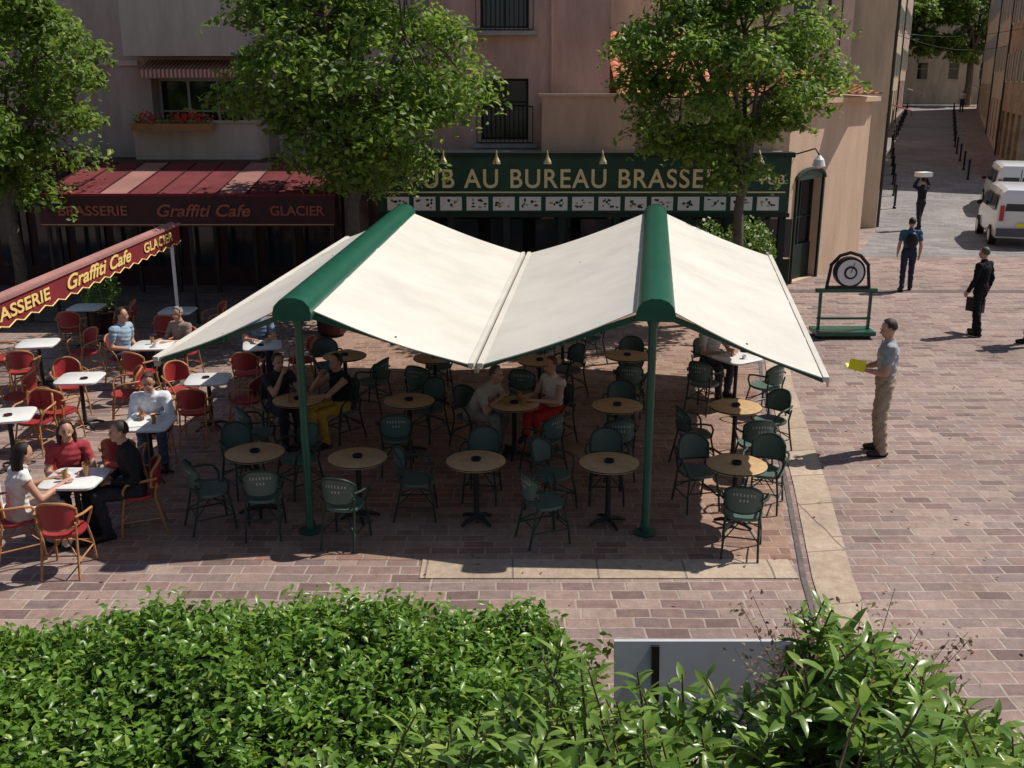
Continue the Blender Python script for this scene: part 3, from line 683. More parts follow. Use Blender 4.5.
mb.add([(-6.0,y1,2.42),(-6.13,y1,2.47),(-6.42,y1,2.28),(-6.42,y1,2.1),(-6.0,y1,2.1)],[(0,1,2,3,4)],'redcloth')
for y in (11.3,18.3): mb.tube([(-6.1,y,0),(-6.1,y,2.3)],.03,'white',10); mb.lathe((-6.1,y,0),[(.12,0),(.12,.015),(.035,.03)],'white',12)
mb.obj('beam_and_valance',parent=rd)
r_=(R(90),0,R(90))
text('BRASSERIE',.22,'yellow',(-5.985,11.25,2.19),r_,rd,width=1.8,ext=.003)
text('Graffiti Cafe',.27,'yellow',(-5.985,13.6,2.19),r_,rd,width=2.4,ext=.003,shear=.3)
text('GLACIER',.22,'yellow',(-5.985,16.6,2.20),r_,rd,width=1.45,ext=.003)
text('Graffiti Cafe',.27,'yellow',(-5.985,8.2,2.19),r_,rd,width=2.3,ext=.003,shear=.3)

# ------------------------------------------------------------ furniture
def chair_mesh(name,weave,cane):
    mb=MB()
    n=24
    def se(t,s=1): 
        x=math.cos(t);y=math.sin(t); return (.205*s*math.copysign(abs(x)**.8,x),.20*s*math.copysign(abs(y)**.8,y))
    rings=[(1.,.425),(1.03,.445),(1.0,.462),(.8,.455),(.4,.448)]
    vs=[];fs=[]
    for s,z in rings:
        for k in range(n): x,y=se(2*math.pi*k/n,s); vs.append((x,y,z))
    for i in range(len(rings)-1):
        for k in range(n): k2=(k+1)%n; fs.append((i*n+k,i*n+k2,(i+1)*n+k2,(i+1)*n+k))
    fs.append(tuple(range(n-1,-1,-1))); fs.append(tuple(4*n+k for k in range(n))); mb.add(vs,fs,weave)
    mb.tube([(.165,.155,.44),(.195,.195,.22),(.205,.215,0)],.013,cane,7); mb.tube([(-.165,.155,.44),(-.195,.195,.22),(-.205,.215,0)],.013,cane,7)
    for s in (1,-1):
        mb.tube([(s*.19,-.27,0),(s*.18,-.21,.25),(s*.175,-.17,.45),(s*.19,-.20,.60)],.013,cane,7)
        mb.tube([(s*.195,-.20,.66),(s*.245,-.11,.665),(s*.262,.02,.66),(s*.25,.12,.635),(s*.22,.16,.56),(s*.175,.155,.44)],.014,cane,7)
        mb.tube([(s*.185,-.23,.18),(s*.195,.2,.18)],.009,cane,5)
    mb.tube([(-.19,.19,.24),(.19,.19,.24)],.009,cane,5); mb.tube([(-.18,-.215,.24),(.18,-.215,.24)],.009,cane,5)
    mb.tube([(-.19,.19,.20),(0,0,.36),(.18,-.215,.20)],.008,cane,5); mb.tube([(.19,.19,.20),(0,0,.37),(-.18,-.215,.20)],.008,cane,5)
    A=np.linspace(-1.05,1.05,15); vs=[];fs=[]; m=7
    def bp(a,v): 
        zt=.835-.10*abs(a/1.05)**2.4; zb=.53+.03*abs(a/1.05)**2; z=zb+(zt-zb)*v; return Vector((.215*math.sin(a)*1.03,-.03-.205*math.cos(a)-.05*(z-.5)*1.3,z))
    for th in (0,.012):
        for a in A:
            for j in range(m+1):
                p=bp(a,j/m); p.y-=th; vs.append(p)
    w=m+1; H=len(A)*w
    for i in range(len(A)-1):
        for j in range(m):
            q=i*w+j; fs.append((q,q+1,q+w+1,q+w)); q+=H; fs.append((q,q+w,q+w+1,q+1))
    mb.add(vs,fs,weave)
    mb.tube([bp(A[0],0)]+[bp(a,1)+V(0,-.006,.0) for a in A]+[bp(A[-1],0)],.015,cane,7); mb.tube([bp(a,0)+V(0,-.006,0) for a in A],.011,cane,6)
    if cane=='rattan_g':
        for i in range(7):
            a=-.5+i*1./6
            for v in (.66,.45):
                if v<.5 and not 2<=i<=4: continue
                p=bp(a,v); q=bp(a+.07,v); p.y-=.016;q.y-=.016; mb.add([p,q,q+V(0,0,.03),p+V(0,0,.03)],[(0,1,2,3)],'shutter')
    return mb.mesh(name,45)
CG=chair_mesh('green_wicker_chair','wick_g','rattan_g'); CR=chair_mesh('red_wicker_chair','wick_r','rattan')
def chair(me,x,y,hd,nm): return place(nm,me,(x,y,.012),-hd+random.uniform(-.3,.3))
mb=MB(); mb.lathe((0,0,0),[(.33,.725),(.34,.73),(.34,.75),(.325,.757)],'tabletop',36); mb.lathe((0,0,0),[(.341,.735),(.344,.737),(.344,.747),(.341,.749)],'iron',36)
mb.lathe((0,0,0),[(.06,.05),(.035,.1),(.03,.4),(.035,.68),(.12,.725)],'iron',14)
for a in range(4):
    t=a*math.pi/2+.4; mb.tube([(0,0,.07),(math.cos(t)*.14,math.sin(t)*.14,.05),(math.cos(t)*.23,math.sin(t)*.23,.014)],[.028,.024,.016],'iron',6)
mb.lathe((0,0,.757),[(.055,0),(.06,.02),(.058,.03),(.045,.03),(.04,.012)],'black',16)
TG=mb.mesh('round_cafe_table',40)
mb=MB(); 
def rsq(s,z,n=32,p=6): return [(s*math.copysign(abs(math.cos(t))**(2/p),math.cos(t)),s*math.copysign(abs(math.sin(t))**(2/p),math.sin(t)),z) for t in np.linspace(0,2*math.pi,n,endpoint=False)]
vs=rsq(.305,.722)+rsq(.31,.728)+rsq(.31,.748)+rsq(.302,.754); fs=[(i*32+k,i*32+(k+1)%32,(i+1)*32+(k+1)%32,(i+1)*32+k) for i in range(3) for k in range(32)]+[tuple(range(31,-1,-1)),tuple(96+k for k in range(32))]
mb.add(vs,fs,'white'); mb.lathe((0,0,0),[(.04,.03),(.03,.1),(.03,.7),(.12,.72)],'iron',12)
for a in range(4): 
    t=a*math.pi/2+.785; mb.tube([(0,0,.08),(math.cos(t)*.18,math.sin(t)*.18,.05),(math.cos(t)*.28,math.sin(t)*.28,.012)],[.025,.02,.014],'iron',6)
TR=mb.mesh('square_cafe_table',40)
GT=[(-2.99,11.19),(-1.77,11.02),(-.41,10.92),(1.10,10.86),(2.53,10.8),(-2.9,13.25),(-1.39,13.2),(.03,13.07),(1.40,12.98),(2.97,12.94),(-2.63,15.56),(-1.2,15.44),(.43,15.26),(1.81,15.56),(3.51,15.44),(.9,17.6)]
for i,(x,y) in enumerate(GT):
    place('round_cafe_table' if i not in(14,) else 'square_cafe_table',TG if i not in(14,) else TR,(x,y,.008),random.uniform(0,3))  # sunlit table of this group: its brightness is put in by a white top
GC=[(0,-3.42,10.78),(0,-2.78,10.62),(0,-3.3,11.80),(0,-2.62,11.78),(1,-1.83,10.38),(2,-1.10,11.08),(2,-.36,11.60),(3,.36,10.42),(3,.48,11.25),(3,1.14,11.55),
(4,2.48,10.15),(4,2.2,11.35),(4,3.0,11.35),(5,-3.35,12.75),(5,-3.32,13.82),(5,-2.4,13.75),(6,-1.5,12.55),(6,-1.2,13.8),
(7,.40,12.46),(7,.60,13.50),(7,-.55,13.42),(8,1.35,12.36),(8,1.52,13.6),(9,3.52,13.25),(9,3.1,12.33),(9,2.40,12.7),
(10,-2.15,15.15),(10,-3.0,16.1),(11,-1.35,14.84),(11,-1.2,16.05),(12,.2,14.66),(12,.9,15.8),(13,1.8,14.94),(13,1.95,16.2),
(14,2.95,15.05),(14,3.85,14.9),(14,3.2,16.1),(15,.5,17.1),(15,1.4,17.9)]
for t,x,y in GC:
    tx,ty=GT[t]; chair(CG,x,y,math.atan2(tx-x,ty-y),'green_wicker_chair')
RT=[(-6.29,14.32),(-4.60,12.27),(-4.41,14.27),(-4.09,16.26),(-5.89,16.26),(-6.52,12.60),(-4.76,10.40),(-7.82,16.39),(-8.14,19.2),(-7.9,14.3),(-6.3,18.9),(-8.0,12.4)]
for x,y in RT: place('square_cafe_table',TR,(x,y,.004),random.uniform(-.15,.15)+.1)
RC=[(5,-6.5,13.25),(0,-6.35,13.68),(0,-5.72,14.5),(0,-6.7,14.9),(1,-4.72,11.68),(1,-4.75,12.92),(2,-4.45,13.68),(2,-3.85,14.2),(2,-4.95,14.7),(3,-4.2,15.65),(3,-3.5,16.4),(3,-4.3,16.9),
(6,-5.25,9.98),(6,-4.2,10.7),(6,-5.05,10.95),(6,-4.62,9.72),(4,-5.9,15.65),(4,-6.5,16.5),(4,-5.6,16.9),(7,-7.8,15.75),(7,-8.5,16.5),(7,-7.3,16.9),(9,-7.8,13.7),(9,-7.25,14.4),(8,-8.2,18.6),(8,-7.5,19.3),(10,-6.3,18.3),(10,-5.7,19.1),(11,-7.9,11.8),(5,-7.1,12.4),(11,-7.4,12.9)]
for t,x,y in RC:
    tx,ty=RT[t]; chair(CR,x,y,math.atan2(tx-x,ty-y),'red_wicker_chair')
def tumbler(x,y,z=.757,h=.12,r=.03,mat='glassy'):
    mb=MB(); mb.lathe((0,0,0),[(r*.8,0),(r,h*.6),(r*1.05,h),(r*.9,h),(r*.75,h*.7)],mat,12); mb.obj('drinking_glass',40,loc=(x,y,z))
for x,y in [(-2.85,13.35),(-2.98,13.1),(.1,13.2),(-.08,12.98),(.15,12.95),(-4.65,10.45),(-4.82,10.3),(-4.7,10.55),(-4.5,12.2),(-4.7,12.35),(-5.9,16.3),(3.45,15.5)]: tumbler(x,y)
for x,y in [(-4.9,10.5),(-4.5,12.4),(-5.8,16.1),(3.6,15.35)]:
    mb=MB(); mb.lathe((0,0,0),[(.03,0),(.065,.008),(.066,.012),(.03,.012),(.032,.05),(.040,.065),(.034,.065),(.028,.02)],'white',14); mb.obj('coffee_cup',40,loc=(x,y,.755))
for x,y in [(-6.2,14.25),(-4.45,14.3),(-4.1,16.2),(-6.5,12.55)]:
    mb=MB(); mb.lathe((0,0,0),[(.05,0),(.055,.02),(.045,.02),(.04,.008)],'maroon',14); mb.obj('ashtray',40,loc=(x,y,.7585))

sc=MB()
gx,gy=6.62,19.9
def q(a,b,c): return (gx+a,gy+b,c)
sc.box(gx-.62,gx+.55,gy-.28,gy+.28,.07,.15,'green')
for a in (-.5,.43):
    for b in (-.2,.2): sc.tube([q(a,b,0),q(a,b,.08)],.05,'iron',8)
for a in (-.52,.47): sc.bar(q(a,0,.15),q(a,0,.92),.05,.06,'green',up=(0,1,0))
sc.box(gx-.62,gx+.58,gy-.05,gy+.05,.9,.97,'green'); sc.box(gx-.56,gx+.5,gy-.03,gy+.03,.35,.39,'green')
for a,b in ((-.42,.97),(.42,.97)): sc.bar(q(a,0,.97),q(a*.85,0,1.45),.05,.05,'black',up=(0,1,0))
sc.tube([q(-.38,0,1.42),q(-.2,0,1.62),q(0,0,1.68),q(.2,0,1.62),q(.38,0,1.42)],.035,'black',7)
def disc(r,y,mat,th,cz=1.3,n=32):
    vs=[q(r*math.cos(2*math.pi*k/n),y,cz+r*math.sin(2*math.pi*k/n)) for k in range(n)]+[q(r*math.cos(2*math.pi*k/n),y+th,cz+r*math.sin(2*math.pi*k/n)) for k in range(n)]
    sc.add(vs,[tuple(range(n)),tuple(range(2*n-1,n-1,-1))]+[(k,n+k,n+(k+1)%n,(k+1)%n) for k in range(n)],mat)
disc(.30,-.08,'black',.16); disc(.255,-.092,'white',.008); disc(.13,-.102,'iron',.006); disc(.09,-.112,'white',.006); sc.obox(q(-.006,-.125,1.3),(.012,0,0),(0,.006,0),(.06,0,.2),'black')
sc.box(gx-.42,gx+.42,gy-.05,gy+.05,.973,1.02,'black')
sc.obj('weighing_scale')
mb=MB(); mb.lathe((0,0,0),[(.07,0),(.07,.08),(.045,.1),(.045,.72),(.06,.74),(.035,.78),(.06,.83),(.06,.88),(.02,.93)],'black',12); BO=mb.mesh('street_bollard',40)
for y in np.arange(40,88,3.2): place('street_bollard',BO,(lerp(st_l,y)+.7,y,gz(y)))
for y in np.arange(48,88,3.4): place('street_bollard',BO,(lerp(st_r,y)-.55,y,gz(y)))

def van(name,x,y,hd,z=0):
    mb=MB()
    st=[(0.0,.42,1.62,.78),(.04,.30,1.74,.84),(.3,.28,1.80,.85),(1.6,.28,1.83,.86),(2.3,.28,1.80,.86),(2.75,.28,1.60,.85),(3.15,.28,1.16,.84),(3.55,.28,1.05,.82),(3.9,.32,.92,.78),(4.0,.40,.70,.70)]
    vs=[];fs=[]
    for (yy_,zb,zt,w) in st:
        zs=min(1.0,zb+(zt-zb)*.62); wt=w-(.13 if zt>1.2 else .06)
        ring=[(-w*.93,zb),(-w,zb+.1),(-w,zs),(-(w+wt)/2,(zs+zt)/2+.04),(-wt,zt-.08),(-wt*.85,zt),(wt*.85,zt),(wt,zt-.08),((w+wt)/2,(zs+zt)/2+.04),(w,zs),(w,zb+.1),(w*.93,zb)]
        vs+=[(a,yy_,b) for a,b in ring]
    k=12
    for i in range(len(st)-1):
        for j in range(k): fs.append((i*k+j,(i+1)*k+j,(i+1)*k+(j+1)%k,i*k+(j+1)%k))
    fs.append(tuple(range(k))); fs.append(tuple((len(st)-1)*k+j for j in range(k-1,-1,-1)))
    mb.add(vs,fs,'whitecar')
    for s in (-1,1):
        mb.add([(s*.05,-.012,1.12),(s*.62,-.012,1.12),(s*.56,.012,1.56),(s*.05,.012,1.56)],[(0,1,2,3)],'glass')
        mb.box(s*.70-.06,s*.70+.06,-.03,.05,.82,1.28,'redlamp')
        for (a,b) in ((.25,1.15),(1.25,2.15),(2.22,2.72)):
            zt=1.56 if b<2.6 else 1.42
            mb.add([(s*.872,a,1.10),(s*.872,b,1.10),(s*.815,b-.05,zt),(s*.815,a+.05,1.56)],[(0,1,2,3)],'glass')
        for yy_ in (.72,3.2):
            mb.tube([(s*.68,yy_,.31),(s*.885,yy_,.31)],.31,'rubber',20); mb.tube([(s*.80,yy_,.31),(s*.892,yy_,.31)],.18,'white',14)
        mb.ell((s*.98,2.55,1.12),.09,.06,.08,'black',8,6)
        mb.box(s*.62-.1,s*.62+.1,3.93,3.99,.62,.76,'glass')
    mb.box(-.012,.012,-.008,.01,.5,1.62,'black'); mb.box(-.80,.80,-.09,.06,.36,.60,'bumper'); mb.box(-.26,.26,-.10,-.092,.66,.77,'ypaper'); mb.box(-.26,.26,-.02,0,.64,.79,'whitecar')
    mb.add([(-.68,2.78,1.60),(.68,2.78,1.60),(.76,3.13,1.20),(-.76,3.13,1.20)],[(0,1,2,3)],'glass')
    o=mb.obj(name,35,loc=(x,y,z),rz=-hd); return o
van('parked_van',15.5,31.0,R(16)); van('parked_van',18.7,38.2,R(18),gz(40)) 

# ------------------------------------------------------------ people
MATC={}
def cmat(c,rough=.85):
    k=tuple(c)
    if k not in MATC: MATC[k]=pmat('cloth_%d'%len(MATC),c,rough,14,.22,.25,fine=60,spec=.15)
    return MATC[k]
SKIN=pmat('skin',(.50,.28,.19),.5,12,.12,spec=.35); HAIRS={}
def hair(c):
    k=tuple(c)
    if k not in HAIRS: HAIRS[k]=pmat('hair_%d'%len(HAIRS),c,.5,60,.4,.5,fine=150)
    return HAIRS[k]
EYE=pmat('eye',(.02,.015,.012),.3,5,.1); LIP=pmat('lips',(.32,.10,.08),.5,5,.1)
def stand(arms='down',stride=0.):
    J=dict(pel=V(0,0,.96),chest=V(0,.0,1.30),neck=V(0,-.01,1.48),head=V(0,.035,1.645))
    for s,n in ((1,'r'),(-1,'l')):
        J['sh'+n]=V(s*.185,-.005,1.415); J['el'+n]=V(s*.245,-.02,1.13); J['wr'+n]=V(s*.25,.06,.89)
        J['hp'+n]=V(s*.09,0,.92); J['kn'+n]=V(s*.105,.03+s*stride*.5,.50); J['an'+n]=V(s*.12,-.02+s*stride,.085 if s*stride>=0 else .12); J['to'+n]=J['an'+n]+V(s*.03,.16,-.045 if s*stride>=0 else -.075)
        if arms=='front': J['el'+n]=V(s*.24,.06,1.13); J['wr'+n]=V(s*.10,.27,1.13)
        if arms=='swing': J['el'+n]=V(s*.24,-.03-s*stride*.3,1.13); J['wr'+n]=V(s*.24,.06-s*stride*.6,.90)
        if arms=='up': J['el'+n]=V(s*.34,.06,1.50); J['wr'+n]=V(s*.17,.05,1.74)
    return J
def sit(lean=0.,arms='table',cross=False):
    J=dict(pel=V(0,0,.53)); up=V(0,math.sin(lean),math.cos(lean))
    J['chest']=J['pel']+up*.33; J['neck']=J['pel']+up*.51+V(0,.01,0); J['head']=J['neck']+V(0,.045+.5*math.sin(lean)*.16,.165)
    for s,n in ((1,'r'),(-1,'l')):
        J['sh'+n]=J['pel']+up*.45+V(s*.18,0,0); J['hp'+n]=J['pel']+V(s*.09,0,-.02); J['kn'+n]=V(s*.12,.43,.54); J['an'+n]=V(s*.12,.40+.05*s,.085); J['to'+n]=J['an'+n]+V(s*.03,.16,-.045)
        if arms=='table': J['el'+n]=J['sh'+n]+V(s*.07,.12,-.25); J['wr'+n]=V(s*.12,.47,.80)
        if arms=='lap': J['el'+n]=J['sh'+n]+V(s*.07,-.03,-.28); J['wr'+n]=V(s*.09,.24,.66)
        if arms=='chin': J['el'+n]=V(s*.2,.36,.80); J['wr'+n]=V(s*.05,.30,1.04) if s>0 else V(-.1,.5,.80)
    if cross: J['knr']=V(.02,.45,.63); J['anr']=V(-.16,.62,.38); J['tor']=J['anr']+V(-.02,.13,-.10)
    return J
def person(name,x,y,hd,J,top,bot,hr,shoe=(.03,.025,.02),sleeve='short',legs='long',hlen='short',z=0,sc=1.,female=False,turn=0.,nod=0.,loose=.0):
    tmp=MB(); segs=[]
    dm=SKIN
    def cap(a,b,ra,rb,lab):
        a=Vector(a);b=Vector(b); d=(b-a); L=d.length
        k=max(2,int(L/.05)); pts=[a.lerp(b,i/k) for i in range(k+1)]; tmp.tube(pts,[ra+(rb-ra)*i/k for i in range(k+1)],dm,14)
        tmp.ell(a,ra,ra,ra,dm,12,8); tmp.ell(b,rb,rb,rb,dm,12,8); segs.append((a,b,(ra+rb)/2,lab))
    wS=.93 if female else 1.
    pel,ch,nk,hdp=J['pel'],J['chest'],J['neck'],J['head']
    side=(J['shr']-J['shl']).normalized(); 
    def ring(c,ax,w,dp,k=20):
        ax=ax.normalized(); sd=(side-ax*side.dot(ax)).normalized(); fw=ax.cross(sd)
        return [c+sd*w*math.cos(2*math.pi*i/k)+fw*dp*math.sin(2*math.pi*i/k) for i in range(k)]
    a1=(ch-pel); a2=(nk-ch)
    hw=.168 if female else .158
    R_=[(pel-V(0,0,.09),a1,.115,.095),(pel-V(0,0,.04),a1,hw-.01,.115),(pel+a1*.1,a1,hw,.118),(pel+a1*.42,a1,(.128 if female else .142),.100),(pel+a1*.8,a1,.148*wS,.112),(ch+a2*.05,a2,.165*wS,.122 if not female else .128),(ch+a2*.4,a2,.172*wS,.112),(ch+a2*.68,a2,.15*wS,.088),(ch+a2*.9,a2,.085,.068),(nk+a2*.05,a2,.06,.06)]
    vs=[];fs=[];k=20
    for r in R_: vs+=ring(*r)
    for i in range(len(R_)-1):
        for j in range(k): fs.append((i*k+j,i*k+(j+1)%k,(i+1)*k+(j+1)%k,(i+1)*k+j))
    fs.append(tuple(range(k-1,-1,-1))); fs.append(tuple((len(R_)-1)*k+j for j in range(k))); tmp.add(vs,fs,dm)
    segs.append((pel-V(0,0,.05),pel+a1*.12,.15,'bot')); segs.append((pel+a1*.3,ch,.13,'top')); segs.append((ch,ch+a2*.72,.13,'top'))
    for n in 'rl':
        s,e,w=J['sh'+n],J['el'+n],J['wr'+n]; c0=ch+a2*.62
        cap(c0,s,.07,.064*wS,'top'); m=s.lerp(e,.55)
        cap(s,m,.060*wS,.050*wS,'top' if sleeve!='none' else 'skin'); cap(m,e,.050*wS,.041*wS,'top' if sleeve=='long' else 'skin')
        f1=e.lerp(w,.35); cap(e,f1,.041*wS,.043*wS,'top' if sleeve=='long' else 'skin'); cap(f1,w,.043*wS,.027*wS,'top' if sleeve=='long' else 'skin')
        h,kn,an,to=J['hp'+n],J['kn'+n],J['an'+n],J['to'+n]
        km=h.lerp(kn,.6)
        cap(h,km,.088,.070,'bot'); cap(km,kn,.070,.060+loose,'bot' if legs=='long' else 'skin'); cf=kn.lerp(an,.35); cap(kn,cf,.058+loose,.058+loose,'bot' if legs=='long' else 'skin'); cap(cf,an,.057+loose,.038 if legs!='long' else .048+loose,'bot' if legs=='long' else 'skin')
        hl=an+(an-to).normalized()*.05; hl.z=to.z if an.z<.2 else hl.z-.03
        cap(an-V(0,0,.02),to,.042,.036,'shoe'); cap(hl,to,.038,.036,'shoe')
        d=(w-e).normalized(); sv=d.cross(V(0,0,1)); sv=sv.normalized() if sv.length>.1 else V(0,1,0)
        fwv=V(0,1,0)-d*d.y
        sv=fwv.normalized() if (abs(d.z)>.7 and fwv.length>.1) else sv
        vs=[];nn=d.cross(sv).normalized()
        for t,ww,tt in ((-.02,.026,.022),(.02,.034,.018),(.06,.042,.016),(.092,.040,.013)):
            for i in range(10): a=2*math.pi*i/10; vs.append(w+d*t+sv*ww*math.cos(a)+nn*tt*math.sin(a))
        fs=[(i*10+j,i*10+(j+1)%10,(i+1)*10+(j+1)%10,(i+1)*10+j) for i in range(3) for j in range(10)]+[tuple(range(9,-1,-1)),tuple(30+j for j in range(10))]
        tmp.add(vs,fs,dm); segs.append((w+d*.02,w+d*.085,.03,'skin')); J['_h'+n]=(w,d,sv,nn)
    cap(nk-a2.normalized()*.03,hdp-V(0,.02,.06),.055,.052,'skin')
    Rt=Matrix.Rotation(turn,3,'Z')@Matrix.Rotation(-nod,3,'X')
    def hp(a,b,c): return hdp+Rt@V(a,b,c)
    tmp.ell(hdp+Rt@V(0,-.012,.02),.074,.092,.098,dm,18,12,Rt); tmp.ell(hp(0,.015,-.045),.056,.068,.072,dm,16,10,Rt); tmp.ell(hp(0,.055,-.088),.026,.026,.022,dm,10,8)
    tmp.ell(hp(0,.092,-.022),.013,.020,.026,dm,10,8); 
    for s in (-1,1): tmp.ell(hp(s*.074,-.01,-.012),.012,.022,.032,dm,10,8); tmp.ell(hp(s*.03,.07,-.04),.02,.02,.02,dm,8,6)
    segs.append((hp(0,-.01,.02),hp(0,.01,-.06),.085,'skin'))
    me=tmp.mesh('t'); o=bpy.data.objects.new('t',me); COL.objects.link(o)
    md=o.modifiers.new('r','REMESH'); md.mode='VOXEL'; md.voxel_size=.0125
    sm=o.modifiers.new('s','SMOOTH'); sm.iterations=3; sm.factor=.5
    bpy.context.view_layer.update()
    bm_=bpy.data.meshes.new_from_object(o.evaluated_get(bpy.context.evaluated_depsgraph_get())); bpy.data.objects.remove(o); bpy.data.meshes.remove(me)
    nv=len(bm_.vertices); co=np.empty(nv*3); bm_.vertices.foreach_get('co',co); co=co.reshape(-1,3)
    no=np.empty(nv*3); bm_.vertices.foreach_get('normal',no); no=no.reshape(-1,3)
    best=np.full(nv,9e9); lab=np.zeros(nv,int); names=['skin','top','bot','shoe']
    for a,b,r,l in segs:
        a=np.array(a);b=np.array(b); ab=b-a; L2=max(1e-9,(ab*ab).sum()); t=np.clip(((co-a)@ab)/L2,0,1); dd=np.linalg.norm(co-(a+t[:,None]*ab),axis=1)/r
        k_=dd<best; best[k_]=dd[k_]; lab[k_]=names.index(l)
    wr=.006*np.sin(co[:,2]*70+co[:,0]*30+co[:,1]*20)*np.sin(co[:,0]*45-co[:,2]*22)+.004*np.sin(co[:,1]*60+co[:,2]*33)
    off=np.select([lab==1,lab==2,lab==3],[.012+wr,.009+wr,.003],0.)
    co=co+no*off[:,None]; bm_.vertices.foreach_set('co',co.ravel())
    bm_.materials.clear()
    for m_ in (SKIN,cmat(top),cmat(bot),cmat(shoe,.4)): bm_.materials.append(m_)
    lv=np.empty(len(bm_.loops),int); bm_.loops.foreach_get('vertex_index',lv); ls=np.empty(len(bm_.polygons),int); bm_.polygons.foreach_get('loop_start',ls)
    bm_.polygons.foreach_set('material_index',lab[lv[ls]].astype(np.int32)); bm_.polygons.foreach_set('use_smooth',np.ones(len(ls),bool)); bm_.update()
    e=root(name,(x,y,z)); e.rotation_euler=(0,0,-hd); e.scale=(sc,sc,sc); bm_.name='body'
    place('body',bm_,parent=e)
    fb=MB()
    for n in 'rl':
        w,d,sv,nn=J['_h'+n]; s=1 if n=='r' else -1; curl=-nn if (nn.dot(V(-s,0,0))<0 and abs(d.z)>.7) or (abs(d.z)<=.7 and nn.z>0) else nn
        for i,(o_,l) in enumerate(((.030,.070),(.010,.078),(-.010,.072),(-.029,.058))):
            p=w+d*.082+sv*o_; q1=p+d*l*.42+curl*l*.10; q2=q1+d*l*.28+curl*l*.20; q3=q2+d*l*.14+curl*l*.22; fb.tube([p-d*.01,p,q1,q2,q3],[.0085,.0092,.0085,.0075,.0055],SKIN,7)
        p=w+d*.03+sv*.03; fb.tube([p,p+d*.03+sv*.022+curl*.008,p+d*.058+sv*.026+curl*.018,p+d*.075+sv*.022+curl*.024],[.012,.011,.0095,.006],SKIN,7)
    for s in (-1,1): fb.ell(hp(s*.03,.082,.004),.011,.007,.006,EYE,8,6); fb.bar(hp(s*.016,.090,.022),hp(s*.046,.078,.022),.006,.006,hair(hr))
    fb.ell(hp(0,.080,-.066),.021,.008,.006,LIP,8,6)
    H=hair(hr); cc=hdp+Rt@V(0,-.018,.03); n=26;m=16; vs=[];fs=[]; idx={}
    def keep(p):
        if hlen=='bald': return False
        return (p[1]<.25 or p[2]>.55+.25*(p[1]>.55)) and (p[2]>-.45 if hlen=='short' else p[2]>-.9) and not(p[1]>-.15 and p[2]<-.02 and hlen=='short')
    for i in range(m+1):
        a=math.pi*i/m
        for j in range(n):
            t=2*math.pi*j/n; d=(math.sin(a)*math.cos(t),math.sin(a)*math.sin(t),math.cos(a)); wv=1+.025*math.sin(9*t+5*a)
            vs.append(cc+Rt@V(d[0]*.084*wv,d[1]*.102*wv,d[2]*.106*wv)); idx[(i,j)]=d
    for i in range(m):
        for j in range(n):
            j2=(j+1)%n
            if all(keep(idx[k_]) for k_ in ((i,j),(i,j2),(i+1,j),(i+1,j2))): fs.append((i*n+j,(i+1)*n+j,(i+1)*n+j2,i*n+j2))
    if fs: fb.add(vs,fs,H)
    if hlen=='long':
        for s in np.linspace(-1,1,9):
            a0=hp(.075*s,-.045-.05*(1-s*s),.03); fb.tube([a0,a0+Rt@V(.012*s,-.02,-.1),a0+Rt@V(.008*s,.0,-.19),a0+Rt@V(-.004*s,.01,-.26)],[.026,.030,.026,.010],H,7)
    if hlen=='bun': fb.ell(hp(0,-.12,.05),.042,.04,.042,H,10,8)
    fb.obj('head_details_and_fingers',60,parent=e)
    return e,J
D=math.radians
man,J=person('standing_man',5.02,13.2,D(-80),stand('front'),(.36,.36,.38),(.38,.31,.23),(.03,.02,.015),shoe=(.06,.04,.03),sc=1.06,nod=.25,loose=.012)
mb=MB()
for i,a in enumerate((0,.012,.024)): mb.obox((-.12-a,.29+i*.012,1.10+.01*i),(.10,.02,.035),(-.02,.19,.05),(-.004,0,.004),'ypaper' if i!=1 else 'paper')
mb.obox((-.155,.30,1.12),(.004,0,0),(-.01,.20,.04),(.03,-.03,.13),'ypaper')
mb.obj('yellow_leaflets',parent=man)
m2,J=person('man_in_black_suit',9.3,20.0,D(-35),stand('swing',.10),(.012,.012,.014),(.014,.014,.016),(.10,.08,.07),sleeve='long',sc=1.0,loose=.012)
mb=MB(); mb.obox((.17,.02,.42),(.09,0,0),(0,.36,0),(0,0,.28),'black'); mb.tube([(.215,.12,.70),(.215,.12,.80),(.215,.26,.80),(.215,.26,.70)],.01,'black',6); mb.add([(-.035,.137,1.44),(.035,.137,1.44),(.0,.152,1.2)],[(0,1,2)],'white'); mb.obj('briefcase_and_shirt_front',parent=m2)
m3,J=person('man_in_blue_shirt',9.55,24.5,D(10),stand('swing',.12),(.07,.13,.22),(.03,.04,.065),(.03,.02,.015),sleeve='short',sc=1.0)
mb=MB(); mb.ell((0,-.17,1.25),.15,.08,.2,'black',14,10); mb.obj('backpack',50,parent=m3)
m4,J=person('man_carrying_box',13.86,35.0,D(-25),stand('up',.14),(.02,.02,.025),(.03,.03,.04),(.03,.02,.015),sleeve='long',z=gz(35))
mb=MB(); mb.box(-.24,.24,-.14,.2,1.80,1.95,'paper'); mb.obj('carton',parent=m4)
person('far_pedestrian',37.3,88,D(190),stand('swing',.12),(.6,.6,.62),(.05,.05,.07),(.03,.02,.015),z=gz(88))
person('pedestrian_in_black',10.05,19.2,D(-90),stand('swing',.08),(.02,.02,.025),(.02,.02,.025),(.03,.02,.015),sleeve='long')
def face(x,y,tx,ty): return math.atan2(tx-x,ty-y)
def sp(name,x,y,t,T,pose,*a,**k):
    hd=face(x,y,*T[t]); return person(name,x+math.sin(hd)*.02,y+math.cos(hd)*.02,hd,pose,*a,z=.0,**k)
